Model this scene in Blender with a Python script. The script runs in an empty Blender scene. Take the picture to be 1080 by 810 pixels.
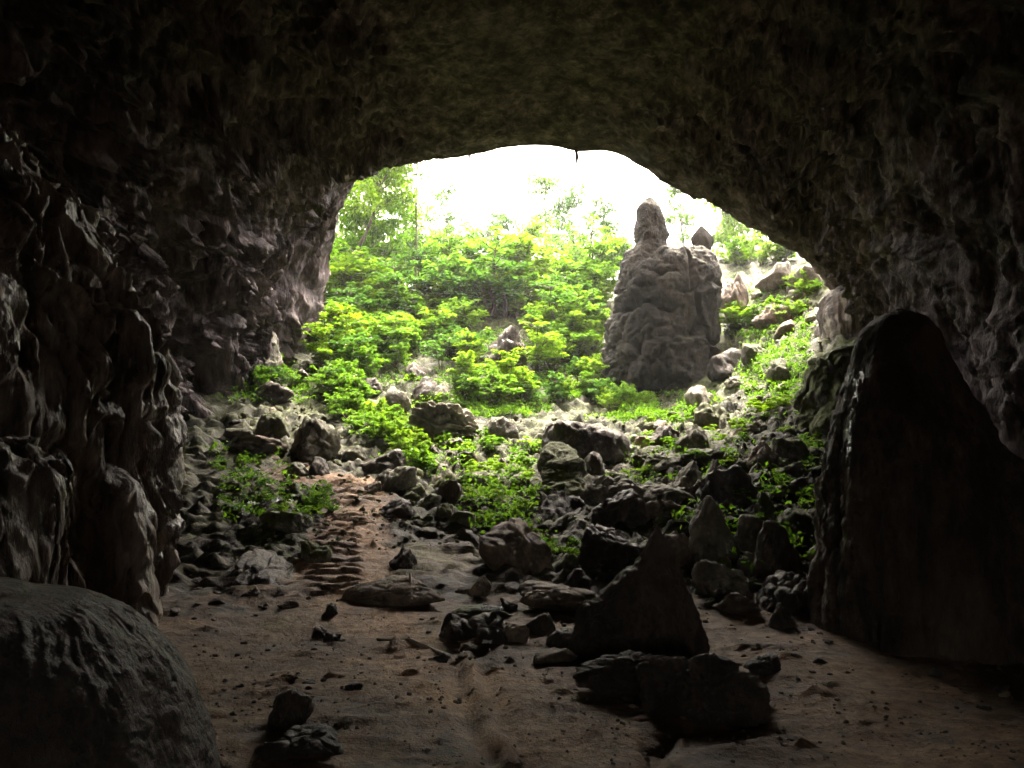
import bpy, bmesh, math, random
import numpy as np
from mathutils import Vector

R = math.radians
C = bpy.context.scene
COL = C.collection
rnd = random.Random(7)

# ------------------------------------------------------------------ camera, sky, sun, exposure
F, CAMZ, PITCH = 881.0, 2.2, R(5)
cd = bpy.data.cameras.new('camera'); cam = bpy.data.objects.new('camera', cd); COL.objects.link(cam)
cd.sensor_width = 36.0; cd.lens = 36.0 * F / 1080.0; cd.clip_start = 0.1; cd.clip_end = 2000
cam.location = (0, 0, CAMZ); cam.rotation_euler = (R(90) + PITCH, 0, 0)
C.camera = cam
SUN_EL, SUN_AZ = R(56), R(14)            # azimuth clockwise from +Y
w = bpy.data.worlds.new('World'); C.world = w; w.use_nodes = True
nt = w.node_tree; bg = nt.nodes['Background']
sky = nt.nodes.new('ShaderNodeTexSky'); sky.sky_type = 'NISHITA'; sky.sun_disc = False
sky.sun_elevation = SUN_EL; sky.sun_rotation = SUN_AZ
sky.air_density = 1.0; sky.dust_density = 6.0; sky.ozone_density = 0.6
hs = nt.nodes.new('ShaderNodeHueSaturation'); hs.inputs['Saturation'].default_value = 0.35
nt.links.new(sky.outputs[0], hs.inputs['Color']); nt.links.new(hs.outputs[0], bg.inputs[0])
bg.inputs[1].default_value = 0.15
sd = bpy.data.lights.new('sun', 'SUN'); sd.energy = 1.5; sd.angle = R(14); sd.color = (1.0, 0.94, 0.85)
sun = bpy.data.objects.new('sun', sd); COL.objects.link(sun)
sv = Vector((math.sin(SUN_AZ) * math.cos(SUN_EL), math.cos(SUN_AZ) * math.cos(SUN_EL), math.sin(SUN_EL)))
sun.rotation_euler = sv.to_track_quat('Z', 'Y').to_euler(); sun.location = (0, 70, 60)
vs = C.view_settings; vs.view_transform = 'Standard'; vs.look = 'None'; vs.gamma = 1.0; vs.use_curve_mapping = False
vs.exposure = 3.7
vs.use_white_balance = True; vs.white_balance_temperature = 7500; vs.white_balance_tint = 11
C.cycles.use_denoising = True
C.cycles.max_bounces = 8; C.cycles.diffuse_bounces = 5; C.cycles.glossy_bounces = 2
C.cycles.transmission_bounces = 4; C.cycles.sample_clamp_indirect = 0.0

# ------------------------------------------------------------------ maths helpers
def P(px, py, Y):
    """the point at world depth Y seen at a place of the 1080 x 810 photograph"""
    a = (px - 540) / F; b = (405 - py) / F
    dy = math.cos(PITCH) - math.sin(PITCH) * b
    dz = math.sin(PITCH) + math.cos(PITCH) * b
    k = Y / dy
    return np.array((a * k, Y, CAMZ + dz * k))

def _hash(ix, iy, iz, s):
    n = (ix.astype(np.uint32) * np.uint32(374761393) + iy.astype(np.uint32) * np.uint32(668265263)
         + iz.astype(np.uint32) * np.uint32(2246822519) + np.uint32((s * 3266489917) & 0xffffffff))
    n = (n ^ (n >> np.uint32(13))) * np.uint32(1274126177)
    n = (n ^ (n >> np.uint32(16))) * np.uint32(2654435761)
    return n ^ (n >> np.uint32(15))

def noise(p, s=0):
    """gradient noise, p (N,3) -> (N,) about -1..1"""
    f = np.floor(p); i = f.astype(np.int64); d = p - f
    u = d * d * d * (d * (d * 6 - 15) + 10)
    out = np.zeros(len(p))
    for cx in (0, 1):
        wx = u[:, 0] if cx else 1 - u[:, 0]
        for cy in (0, 1):
            wy = u[:, 1] if cy else 1 - u[:, 1]
            for cz in (0, 1):
                wz = u[:, 2] if cz else 1 - u[:, 2]
                h = _hash(i[:, 0] + cx, i[:, 1] + cy, i[:, 2] + cz, s)
                g = (((h & np.uint32(1023)).astype(float) / 511.5 - 1) * (d[:, 0] - cx)
                     + (((h >> np.uint32(10)) & np.uint32(1023)).astype(float) / 511.5 - 1) * (d[:, 1] - cy)
                     + (((h >> np.uint32(20)) & np.uint32(1023)).astype(float) / 511.5 - 1) * (d[:, 2] - cz))
                out += wx * wy * wz * g
    return out * 1.4

def fbm(p, o=4, s=0, lac=2.03, gain=0.5):
    a = 1.0; out = np.zeros(len(p)); q = np.array(p, dtype=float)
    for k in range(o):
        out += a * noise(q, s + k * 17); q = q * lac + 3.7; a *= gain
    return out

def ridged(p, o=4, s=0, lac=2.05, gain=0.5):
    a = 1.0; out = np.zeros(len(p)); q = np.array(p, dtype=float)
    for k in range(o):
        out += a * (1 - 2 * np.abs(noise(q, s + k * 19))); q = q * lac + 1.9; a *= gain
    return out

def worley(p, s=0):
    f = np.floor(p); i = f.astype(np.int64); d = p - f
    f1 = np.full(len(p), 9.0); f2 = np.full(len(p), 9.0)
    for cx in (-1, 0, 1):
        for cy in (-1, 0, 1):
            for cz in (-1, 0, 1):
                h = _hash(i[:, 0] + cx, i[:, 1] + cy, i[:, 2] + cz, s)
                x = cx + (h & np.uint32(1023)) / 1023.0 - d[:, 0]
                y = cy + ((h >> np.uint32(10)) & np.uint32(1023)) / 1023.0 - d[:, 1]
                z = cz + ((h >> np.uint32(20)) & np.uint32(1023)) / 1023.0 - d[:, 2]
                r = np.sqrt(x * x + y * y + z * z)
                m = r < f1
                f2 = np.where(m, f1, np.minimum(f2, r)); f1 = np.where(m, r, f1)
    return f1, f2

def sstep(a, b, x):
    t = np.clip((x - a) / (b - a), 0, 1); return t * t * (3 - 2 * t)

def mesh(name, verts, faces, mat, smooth=True):
    me = bpy.data.meshes.new(name)
    verts = np.ascontiguousarray(verts, dtype=np.float32); faces = np.ascontiguousarray(faces, dtype=np.int32)
    k = faces.shape[1]
    me.vertices.add(len(verts)); me.vertices.foreach_set('co', verts.ravel())
    me.loops.add(faces.size); me.loops.foreach_set('vertex_index', faces.ravel())
    me.polygons.add(len(faces)); me.polygons.foreach_set('loop_start', np.arange(len(faces), dtype=np.int32) * k)
    me.polygons.foreach_set('use_smooth', np.full(len(faces), smooth))
    me.update(calc_edges=True); me.validate()
    me.materials.append(mat)
    return me

def link(name, me, parent=None, loc=None):
    o = bpy.data.objects.new(name, me); COL.objects.link(o)
    if parent: o.parent = parent
    if loc is not None: o.location = loc
    return o

def tag(o, label, cat, group=None):
    o['label'] = label; o['category'] = cat
    if group: o['group'] = group
    return o

def empty(name, loc):
    o = bpy.data.objects.new(name, None); COL.objects.link(o); o.location = loc; o.empty_display_size = 0.2
    return o

def gridfaces(nr, nc, wrap=False):
    r = np.arange(nr - 1)[:, None]; c = np.arange(nc if wrap else nc - 1)[None, :]
    c2 = (c + 1) % nc
    return np.stack(np.broadcast_arrays(r * nc + c, r * nc + c2, (r + 1) * nc + c2, (r + 1) * nc + c), -1).reshape(-1, 4)

def gridnormals(g):
    du = np.gradient(g, axis=1); dv = np.gradient(g, axis=0)
    n = np.cross(du, dv); l = np.linalg.norm(n, axis=2, keepdims=True); l[l == 0] = 1
    return n / l

def smooth_rows(a, k, axis):
    for _ in range(k):
        b = np.moveaxis(a, axis, 0); c = b.copy()
        c[1:-1] = (b[:-2] + 2 * b[1:-1] + b[2:]) / 4
        a = np.moveaxis(c, 0, axis)
    return a

# ------------------------------------------------------------------ materials
def newmat(name):
    m = bpy.data.materials.new(name); m.use_nodes = True
    return m, m.node_tree, m.node_tree.nodes, m.node_tree.links

def rock_mat(name, dark, mid, light, moss=0.0, rough=(0.55, 0.9), scale=1.0, stretch=1.0, bump=0.8, mosscol=(0.075, 0.092, 0.022), spec=0.35, streak=0.0):
    m, t, N, L = newmat(name)
    b = N['Principled BSDF']
    geo = N.new('ShaderNodeNewGeometry'); oi = N.new('ShaderNodeObjectInfo')
    mp = N.new('ShaderNodeMapping'); mp.inputs['Scale'].default_value = (scale, scale, scale * stretch)
    L.new(geo.outputs['Position'], mp.inputs['Vector'])
    def nz(s, det, rg=0.6, dist=0.0):
        n = N.new('ShaderNodeTexNoise'); n.inputs['Scale'].default_value = s; n.inputs['Detail'].default_value = det
        n.inputs['Roughness'].default_value = rg; n.inputs['Distortion'].default_value = dist
        L.new(mp.outputs[0], n.inputs['Vector']); return n
    n1 = nz(0.9, 9, 0.62, 0.4); n2 = nz(4.5, 10, 0.7); n3 = nz(22, 6, 0.7)
    add = N.new('ShaderNodeMath'); add.operation = 'MULTIPLY_ADD'; add.inputs[1].default_value = 0.5
    L.new(n2.outputs[0], add.inputs[0])
    half = N.new('ShaderNodeMath'); half.operation = 'MULTIPLY'; half.inputs[1].default_value = 0.5
    L.new(n1.outputs[0], half.inputs[0]); L.new(half.outputs[0], add.inputs[2])
    rp = N.new('ShaderNodeValToRGB'); e = rp.color_ramp.elements
    e[0].position = 0.40; e[0].color = (*dark, 1); e[1].position = 0.60; e[1].color = (*light, 1)
    x = e.new(0.5); x.color = (*mid, 1)
    L.new(add.outputs[0], rp.inputs[0])
    # each rock a little lighter or darker than its neighbour
    vr = N.new('ShaderNodeMapRange'); vr.inputs[3].default_value = 0.75; vr.inputs[4].default_value = 1.25
    L.new(oi.outputs['Random'], vr.inputs[0])
    hv = N.new('ShaderNodeHueSaturation'); L.new(vr.outputs[0], hv.inputs['Value']); L.new(rp.outputs[0], hv.inputs['Color'])
    col = hv.outputs[0]
    if streak > 0:        # mineral and water stains running down the rock
        m2 = N.new('ShaderNodeMapping'); m2.inputs['Scale'].default_value = (1.9, 1.9, 0.14); L.new(geo.outputs['Position'], m2.inputs['Vector'])
        ns = N.new('ShaderNodeTexNoise'); ns.inputs['Scale'].default_value = 1.0; ns.inputs['Detail'].default_value = 8; ns.inputs['Roughness'].default_value = .68; ns.inputs['Distortion'].default_value = .5
        L.new(m2.outputs[0], ns.inputs['Vector'])
        sr = N.new('ShaderNodeValToRGB'); q = sr.color_ramp.elements
        q[0].position = .40; q[0].color = (1 - .72 * streak, 1 - .75 * streak, 1 - .78 * streak, 1); q[1].position = .62; q[1].color = (1 + .5 * streak, 1 + .45 * streak, 1 + .38 * streak, 1)
        L.new(ns.outputs[0], sr.inputs[0])
        sx = N.new('ShaderNodeMix'); sx.data_type = 'RGBA'; sx.blend_type = 'MULTIPLY'; sx.inputs[0].default_value = 1
        L.new(col, sx.inputs[6]); L.new(sr.outputs[0], sx.inputs[7]); col = sx.outputs[2]
    if moss > 0:
        sep = N.new('ShaderNodeSeparateXYZ'); L.new(geo.outputs['Normal'], sep.inputs[0])
        mn = nz(1.7, 8, 0.65)
        s = N.new('ShaderNodeMath'); s.operation = 'ADD'; L.new(mn.outputs[0], s.inputs[0])
        zz = N.new('ShaderNodeMath'); zz.operation = 'MULTIPLY'; zz.inputs[1].default_value = 0.35; L.new(sep.outputs[2], zz.inputs[0])
        L.new(zz.outputs[0], s.inputs[1])
        mr = N.new('ShaderNodeMapRange'); mr.inputs[1].default_value = 0.98 - 0.42 * moss; mr.inputs[2].default_value = 1.12 - 0.42 * moss
        L.new(s.outputs[0], mr.inputs[0])
        mx = N.new('ShaderNodeMix'); mx.data_type = 'RGBA'; L.new(mr.outputs[0], mx.inputs[0]); L.new(col, mx.inputs[6])
        mr2 = N.new('ShaderNodeValToRGB'); mr2.color_ramp.elements[0].color = (mosscol[0] * .5, mosscol[1] * .55, mosscol[2] * .6, 1)
        mr2.color_ramp.elements[1].color = (mosscol[0] * 1.5, mosscol[1] * 1.45, mosscol[2] * 1.5, 1)
        mr2.color_ramp.elements[0].position = .35; mr2.color_ramp.elements[1].position = .65
        L.new(n3.outputs[0], mr2.inputs[0]); L.new(mr2.outputs[0], mx.inputs[7]); col = mx.outputs[2]
    L.new(col, b.inputs['Base Color'])
    rr = N.new('ShaderNodeMapRange'); rr.inputs[1].default_value = 0.35; rr.inputs[2].default_value = 0.65
    rr.inputs[3].default_value = rough[0]; rr.inputs[4].default_value = rough[1]
    L.new(n2.outputs[0], rr.inputs[0]); L.new(rr.outputs[0], b.inputs['Roughness'])
    b.inputs['Specular IOR Level'].default_value = spec
    h = N.new('ShaderNodeMath'); h.operation = 'MULTIPLY_ADD'; h.inputs[1].default_value = 0.3
    L.new(n3.outputs[0], h.inputs[0]); L.new(n2.outputs[0], h.inputs[2])
    bp = N.new('ShaderNodeBump'); bp.inputs['Strength'].default_value = bump; bp.inputs['Distance'].default_value = 0.28 / scale
    L.new(h.outputs[0], bp.inputs['Height']); L.new(bp.outputs[0], b.inputs['Normal'])
    return m

M = {}
M['cave'] = rock_mat('cave_rock', (0.088, 0.066, 0.072), (0.19, 0.145, 0.157), (0.36, 0.285, 0.30), 0, (0.5, 0.85), 1.0, 0.32, 1.0, streak=.8)
M['flow'] = rock_mat('flowstone', (0.14, 0.11, 0.092), (0.28, 0.225, 0.19), (0.46, 0.385, 0.33), 0, (0.22, 0.6), 1.6, 0.3, 0.9, spec=0.6, streak=.7)
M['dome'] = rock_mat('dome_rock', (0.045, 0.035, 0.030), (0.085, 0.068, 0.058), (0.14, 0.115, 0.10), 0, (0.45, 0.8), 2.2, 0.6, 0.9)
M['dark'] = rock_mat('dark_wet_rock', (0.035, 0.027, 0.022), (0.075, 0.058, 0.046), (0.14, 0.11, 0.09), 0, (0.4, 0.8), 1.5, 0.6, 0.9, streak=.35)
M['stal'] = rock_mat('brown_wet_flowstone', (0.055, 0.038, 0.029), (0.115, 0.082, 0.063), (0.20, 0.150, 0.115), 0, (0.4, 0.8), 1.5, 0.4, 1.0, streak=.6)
M['grey'] = rock_mat('grey_rock', (0.075, 0.067, 0.051), (0.155, 0.14, 0.108), (0.28, 0.255, 0.20), 0.6, (0.5, 0.85), 1.7, 1.0, 0.8)
M['mossy'] = rock_mat('mossy_rock', (0.062, 0.055, 0.041), (0.13, 0.118, 0.088), (0.235, 0.215, 0.165), 1.1, (0.5, 0.9), 1.7, 1.0, 0.8)
M['brown'] = rock_mat('brown_rock', (0.07, 0.05, 0.036), (0.15, 0.112, 0.08), (0.27, 0.20, 0.14), 0.2, (0.55, 0.9), 1.9, 0.8, 0.7)
M['pale'] = rock_mat('pale_rock', (0.10, 0.088, 0.066), (0.18, 0.16, 0.122), (0.30, 0.27, 0.21), 0.5, (0.45, 0.8), 1.7, 0.6, 0.7)
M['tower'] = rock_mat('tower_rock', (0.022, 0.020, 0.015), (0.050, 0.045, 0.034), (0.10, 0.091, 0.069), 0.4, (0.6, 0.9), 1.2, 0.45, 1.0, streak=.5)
M['moss'] = rock_mat('moss_covered', (0.07, 0.062, 0.045), (0.14, 0.125, 0.09), (0.24, 0.215, 0.16), 1.25, (0.7, 0.95), 2.0, 0.5, 0.8)

def leaf_mat(name, a, b_, tr=0.45):
    m, t, N, L = newmat(name)
    b = N['Principled BSDF']; out = N['Material Output']
    geo = N.new('ShaderNodeNewGeometry')
    nz = N.new('ShaderNodeTexNoise'); nz.inputs['Scale'].default_value = 1.3; nz.inputs['Detail'].default_value = 3
    L.new(geo.outputs['Position'], nz.inputs['Vector'])
    ad = N.new('ShaderNodeMath'); ad.operation = 'MULTIPLY_ADD'; ad.inputs[1].default_value = 0.55
    L.new(geo.outputs['Random Per Island'], ad.inputs[0])
    h2 = N.new('ShaderNodeMath'); h2.operation = 'MULTIPLY'; h2.inputs[1].default_value = 0.5
    L.new(nz.outputs[0], h2.inputs[0]); L.new(h2.outputs[0], ad.inputs[2])
    rp = N.new('ShaderNodeValToRGB'); e = rp.color_ramp.elements
    e[0].position = 0.2; e[0].color = (*a, 1); e[1].position = 0.85; e[1].color = (*b_, 1)
    L.new(ad.outputs[0], rp.inputs[0]); L.new(rp.outputs[0], b.inputs['Base Color'])
    b.inputs['Roughness'].default_value = 0.5; b.inputs['Specular IOR Level'].default_value = 0.3
    tl = N.new('ShaderNodeBsdfTranslucent')
    g = N.new('ShaderNodeMix'); g.data_type = 'RGBA'; g.blend_type = 'MULTIPLY'; g.inputs[0].default_value = 1
    g.inputs[7].default_value = (1.9, 2.2, 0.9, 1); L.new(rp.outputs[0], g.inputs[6]); L.new(g.outputs[2], tl.inputs[0])
    ms = N.new('ShaderNodeMixShader'); ms.inputs[0].default_value = tr
    L.new(b.outputs[0], ms.inputs[1]); L.new(tl.outputs[0], ms.inputs[2]); L.new(ms.outputs[0], out.inputs[0])
    return m
M['leaf'] = leaf_mat('leaf_green', (0.035, 0.085, 0.012), (0.12, 0.22, 0.03))
M['leafd'] = leaf_mat('leaf_deep_green', (0.022, 0.06, 0.016), (0.06, 0.13, 0.028))
M['leafy'] = leaf_mat('leaf_yellow_green', (0.065, 0.12, 0.014), (0.16, 0.25, 0.03))
M['leafyel'] = leaf_mat('leaf_yellow', (0.24, 0.24, 0.02), (0.42, 0.38, 0.03))
M['bark'] = rock_mat('bark', (0.05, 0.04, 0.03), (0.12, 0.10, 0.08), (0.22, 0.19, 0.15), 0, (0.7, 0.95), 5, 0.2, 0.6)
M['wood'] = rock_mat('dead_wood', (0.20, 0.16, 0.11), (0.34, 0.28, 0.20), (0.46, 0.40, 0.30), 0, (0.6, 0.9), 8, 1, 0.4)

def plain(name, c, rough, spec=0.5):
    m, t, N, L = newmat(name); b = N['Principled BSDF']
    nz = N.new('ShaderNodeTexNoise'); nz.inputs['Scale'].default_value = 14
    rp = N.new('ShaderNodeValToRGB'); rp.color_ramp.elements[0].color = (c[0] * .8, c[1] * .8, c[2] * .8, 1); rp.color_ramp.elements[1].color = (*c, 1)
    L.new(nz.outputs[0], rp.inputs[0]); L.new(rp.outputs[0], b.inputs['Base Color'])
    b.inputs['Roughness'].default_value = rough; b.inputs['Specular IOR Level'].default_value = spec
    return m
M['white'] = plain('white_sheet', (0.82, 0.84, 0.86), 0.3)

def ground_mat():
    m, t, N, L = newmat('ground_soil_and_rock')
    b = N['Principled BSDF']
    geo = N.new('ShaderNodeNewGeometry'); at = N.new('ShaderNodeAttribute'); at.attribute_name = 'zones'
    sep = N.new('ShaderNodeSeparateColor'); L.new(at.outputs['Color'], sep.inputs[0])
    def nz(s, d, r=0.65):
        n = N.new('ShaderNodeTexNoise'); n.inputs['Scale'].default_value = s; n.inputs['Detail'].default_value = d; n.inputs['Roughness'].default_value = r
        L.new(geo.outputs['Position'], n.inputs['Vector']); return n
    n1 = nz(1.2, 10); n2 = nz(7, 8, 0.7); n3 = nz(40, 5)
    def ramp(src, cols, lo=.4, hi=.6):
        r = N.new('ShaderNodeValToRGB'); e = r.color_ramp.elements
        e[0].position = lo; e[0].color = (*cols[0], 1); e[1].position = hi; e[1].color = (*cols[-1], 1)
        if len(cols) == 3:
            x = e.new((lo + hi) / 2); x.color = (*cols[1], 1)
        L.new(src, r.inputs[0]); return r.outputs[0]
    av = N.new('ShaderNodeMix'); av.inputs[0].default_value = 0.5; L.new(n1.outputs[0], av.inputs[2]); L.new(n2.outputs[0], av.inputs[3])
    rock = ramp(av.outputs[0], ((0.014, 0.011, 0.007), (0.034, 0.027, 0.018), (0.075, 0.061, 0.041)))
    dirt = ramp(av.outputs[0], ((0.066, 0.037, 0.020), (0.150, 0.086, 0.047), (0.25, 0.152, 0.088)))
    moss = ramp(n2.outputs[0], ((0.016, 0.024, 0.006), (0.04, 0.055, 0.012), (0.085, 0.105, 0.025)))
    def mixf(fac_socket, a, c, nsrc, soft=0.25):
        s = N.new('ShaderNodeMath'); s.operation = 'ADD'; L.new(fac_socket, s.inputs[0])
        o = N.new('ShaderNodeMath'); o.operation = 'MULTIPLY_ADD'; o.inputs[1].default_value = 1.3; o.inputs[2].default_value = -0.65
        L.new(nsrc, o.inputs[0]); L.new(o.outputs[0], s.inputs[1])
        r = N.new('ShaderNodeMapRange'); r.inputs[1].default_value = 0.5 - soft; r.inputs[2].default_value = 0.5 + soft
        L.new(s.outputs[0], r.inputs[0])
        x = N.new('ShaderNodeMix'); x.data_type = 'RGBA'; L.new(r.outputs[0], x.inputs[0]); L.new(a, x.inputs[6]); L.new(c, x.inputs[7])
        return x.outputs[2]
    trod = ramp(av.outputs[0], ((0.16, 0.088, 0.046), (0.27, 0.150, 0.078), (0.39, 0.235, 0.13)))
    c = mixf(sep.outputs[0], rock, dirt, n1.outputs[0])
    c = mixf(sep.outputs[2], c, trod, n2.outputs[0], 0.35)
    c = mixf(sep.outputs[1], c, moss, n1.outputs[0], 0.18)
    dn = nz(.45, 6, .6); dr_ = ramp(dn.outputs[0], ((.55, .52, .5), (1.12, 1.1, 1.06)), .42, .56)       # damp patches
    dm = N.new('ShaderNodeMix'); dm.data_type = 'RGBA'; dm.blend_type = 'MULTIPLY'; dm.inputs[0].default_value = 1
    L.new(c, dm.inputs[6]); L.new(dr_, dm.inputs[7]); c = dm.outputs[2]
    L.new(c, b.inputs['Base Color'])
    rr = N.new('ShaderNodeMapRange'); rr.inputs[3].default_value = 0.55; rr.inputs[4].default_value = 0.95; L.new(n1.outputs[0], rr.inputs[0])
    L.new(rr.outputs[0], b.inputs['Roughness']); b.inputs['Specular IOR Level'].default_value = 0.3
    h = N.new('ShaderNodeMath'); h.operation = 'MULTIPLY_ADD'; h.inputs[1].default_value = 0.25
    L.new(n3.outputs[0], h.inputs[0]); L.new(n2.outputs[0], h.inputs[2])
    bp = N.new('ShaderNodeBump'); bp.inputs['Strength'].default_value = 0.7; bp.inputs['Distance'].default_value = 0.10
    L.new(h.outputs[0], bp.inputs['Height']); L.new(bp.outputs[0], b.inputs['Normal'])
    return m
M['ground'] = ground_mat()

# ------------------------------------------------------------------ the ground: one sheet
ctrl = [(-14, -14, .3), (0, -14, 0), (14, -14, .3), (-13, 3, .2), (0, 3, 0), (13, 3, .3), (0, 7, 0), (-5, 8, .02), (5, 8, 0), (12, 9, .25), (18, 12, .9), (-14, 12, .5),
        (0, -40, 0), (40, -30, 2), (-40, -30, 2)]
for px, py, Y in [(250, 655, 11.5), (400, 640, 12.3), (540, 640, 12.3), (800, 660, 11), (860, 656, 11.3), (400, 600, 14.5), (250, 602, 14.2),
                  (300, 560, 17), (185, 585, 14.8), (470, 560, 17.5), (560, 602, 15), (375, 512, 22), (300, 530, 19.8), (250, 480, 24.5),
                  (560, 500, 24), (440, 470, 27), (650, 520, 21), (720, 562, 16.5), (780, 602, 13.8), (845, 600, 13.6), (640, 462, 28),
                  (740, 462, 27), (830, 462, 23.5), (845, 540, 17), (540, 440, 31), (330, 442, 30), (260, 402, 33), (420, 402, 35),
                  (600, 420, 34.5), (720, 422, 35), (800, 382, 33), (850, 335, 35), (830, 302, 39), (900, 390, 28), (780, 292, 47),
                  (450, 342, 43), (560, 362, 41), (335, 355, 41), (480, 304, 51), (600, 310, 51), (385, 315, 48), (700, 292, 53), (800, 258, 54),
                  (1000, 480, 22), (150, 470, 24)]:
    ctrl.append(tuple(P(px, py, Y)))
ctrl += [(-16, 40, 8.5), (24, 40, 11), (-25, 55, 11), (30, 55, 14), (-10, 62, 13.5), (2, 64, 14.5), (14, 64, 16), (30, 66, 18), (-28, 70, 12),
         (0, 85, 17), (20, 88, 22), (38, 88, 23), (-20, 88, 14), (0, 120, 20), (60, 120, 28), (-60, 120, 16), (0, 180, 24), (70, 180, 34), (-70, 180, 22),
         (-40, 30, 10), (45, 30, 12), (-40, 0, 5), (40, 0, 5)]
ctrl = np.array(ctrl)
def _k(r2):
    return np.where(r2 > 1e-9, r2 * np.log(np.maximum(r2, 1e-9)), 0)
_n = len(ctrl)
_A = np.zeros((_n + 3, _n + 3))
_d2 = ((ctrl[:, None, :2] - ctrl[None, :, :2]) ** 2).sum(-1)
_A[:_n, :_n] = _k(_d2) + np.eye(_n) * 0.8
_A[:_n, _n] = 1; _A[:_n, _n + 1:] = ctrl[:, :2]; _A[_n, :_n] = 1; _A[_n + 1:, :_n] = ctrl[:, :2].T
_w = np.linalg.solve(_A, np.r_[ctrl[:, 2], 0, 0, 0])
def tps(x, y):
    x = np.atleast_1d(np.asarray(x, float)); y = np.atleast_1d(np.asarray(y, float)); out = np.empty(len(x))
    for s in range(0, len(x), 20000):
        q = np.stack((x[s:s + 20000], y[s:s + 20000]), 1)
        out[s:s + 20000] = _k(((q[:, None] - ctrl[None, :, :2]) ** 2).sum(-1)) @ _w[:_n] + _w[_n] + q @ _w[_n + 1:]
    return out

def hit(px, py, y0=3.0, y1=90.0):
    """where the line of sight through that place of the photo meets the smooth ground"""
    Y = np.linspace(y0, y1, 1400)
    o = np.array((0, 0, CAMZ)); d = P(px, py, 1.0) - o
    x = d[0] * Y; z = CAMZ + d[2] * Y
    t = tps(x, Y); k = np.nonzero(z < t)[0]
    j = k[0] if len(k) else len(Y) - 1
    return np.array((x[j], Y[j], t[j]))

def polydist(x, y, pts):
    best = np.full(len(x), 1e9)
    for (a, b) in zip(pts[:-1], pts[1:]):
        a = np.array(a); b = np.array(b); d = b - a; l = (d * d).sum() + 1e-9
        t = np.clip(((x - a[0]) * d[0] + (y - a[1]) * d[1]) / l, 0, 1)
        best = np.minimum(best, np.hypot(x - a[0] - t * d[0], y - a[1] - t * d[1]))
    return best
PATH = [tuple(hit(*q)[:2]) for q in [(520, 770), (480, 720), (420, 690), (392, 655), (375, 628), (365, 600), (367, 572), (373, 545), (378, 522), (366, 509), (345, 504), (310, 500)]]
STEPS = [tuple(hit(*q)[:2]) for q in [(352, 622), (352, 590), (358, 565), (366, 545)]]
STEPS2 = [tuple(hit(*q)[:2]) for q in [(372, 528), (366, 512)]]
RUT = [tuple(hit(*q)[:2]) for q in [(492, 690), (500, 730), (515, 770), (540, 805)]]
GULLY = [tuple(hit(*q)[:2]) for q in [(805, 752), (770, 766), (715, 775), (690, 790), (685, 809)]]

def axis(segs):
    out = [segs[0][0]]
    for a, b, st0, st1 in segs:
        v = a
        while v < b - 1e-6:
            f = (v - a) / (b - a); v += st0 + (st1 - st0) * f; out.append(min(v, b))
    return np.unique(np.round(np.array(out), 4))
gx = axis([(-140, -40, 12, 4), (-40, -14, 2, .3), (-14, -7, .2, .09), (-7, 7, .075, .075), (7, 20, .09, .2), (20, 40, .5, 2), (40, 140, 4, 12)])
gy = axis([(-60, -10, 6, 2), (-10, 4, .8, .15), (4, 14, .045, .07), (14, 30, .07, .11), (30, 55, .12, .25), (55, 90, .4, 1.2), (90, 260, 3, 14)])
X, Y = np.meshgrid(gx, gy); xs = X.ravel(); ys = Y.ravel()
base = tps(xs, ys)
p2 = np.stack((xs, ys, base * 0.5), 1)
dp = polydist(xs, ys, PATH)
wob = fbm(p2 * 0.9, 3, 5) * 0.35
slope = sstep(11.5, 15, ys + wob * 2)                       # 0 on the cave floor, 1 on the rocky slope
floor_m = 1 - slope
pathm = 1 - sstep(.5, 1.1, dp + wob + np.maximum(ys - 12, 0) * -.01)
z = base.copy()
# worn mud floor
z += floor_m * (fbm(p2 * .35, 3, 11) * .09 + fbm(p2 * 2.2, 5, 12) * .022 + fbm(p2 * 8, 3, 13) * .014 + np.maximum(fbm(p2 * np.array((1.2, 2.2, 1)), 4, 16) - .25, 0) * .10)
clods = np.maximum(fbm(p2 * 5.5, 3, 14) - .35, 0) * sstep(-.1, .5, fbm(p2 * .45, 2, 15) + .25)
z += floor_m * clods * .12
# rocky slope: ledges and lumps
q = .42
lh = base + fbm(p2 * .45, 3, 21) * .7
fr = lh / q; ter = q * (np.floor(fr) + sstep(.55, 1.0, fr - np.floor(fr))) - lh
lm = sstep(-.15, .35, fbm(p2 * .22, 3, 22) + .15)
q2 = .13; fr2 = (base + fbm(p2 * .9, 3, 23) * .2) / q2; ter2 = q2 * (np.floor(fr2) + sstep(.5, 1, fr2 - np.floor(fr2))) - fr2 * q2
lo_ = hit(455, 588); gent = np.exp(-(((xs - lo_[0]) / 1.5) ** 2 + ((ys - lo_[1]) / 2.0) ** 2))
rough = slope * (1 - pathm * .92) * (1 - .8 * gent)
z += rough * (ter * .8 * lm + ter2 * .9 + fbm(p2 * 1.1, 5, 24) * .22 + np.maximum(ridged(p2 * 1.9, 3, 25) - .5, 0) * .12)
f1, f2 = worley(p2 * np.array((1.5, 1.5, 1.5)), 31)
z += rough * sstep(.02, .45, f2 - f1) * .16 * sstep(-.2, .3, fbm(p2 * .3, 2, 26) + .1)
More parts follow.
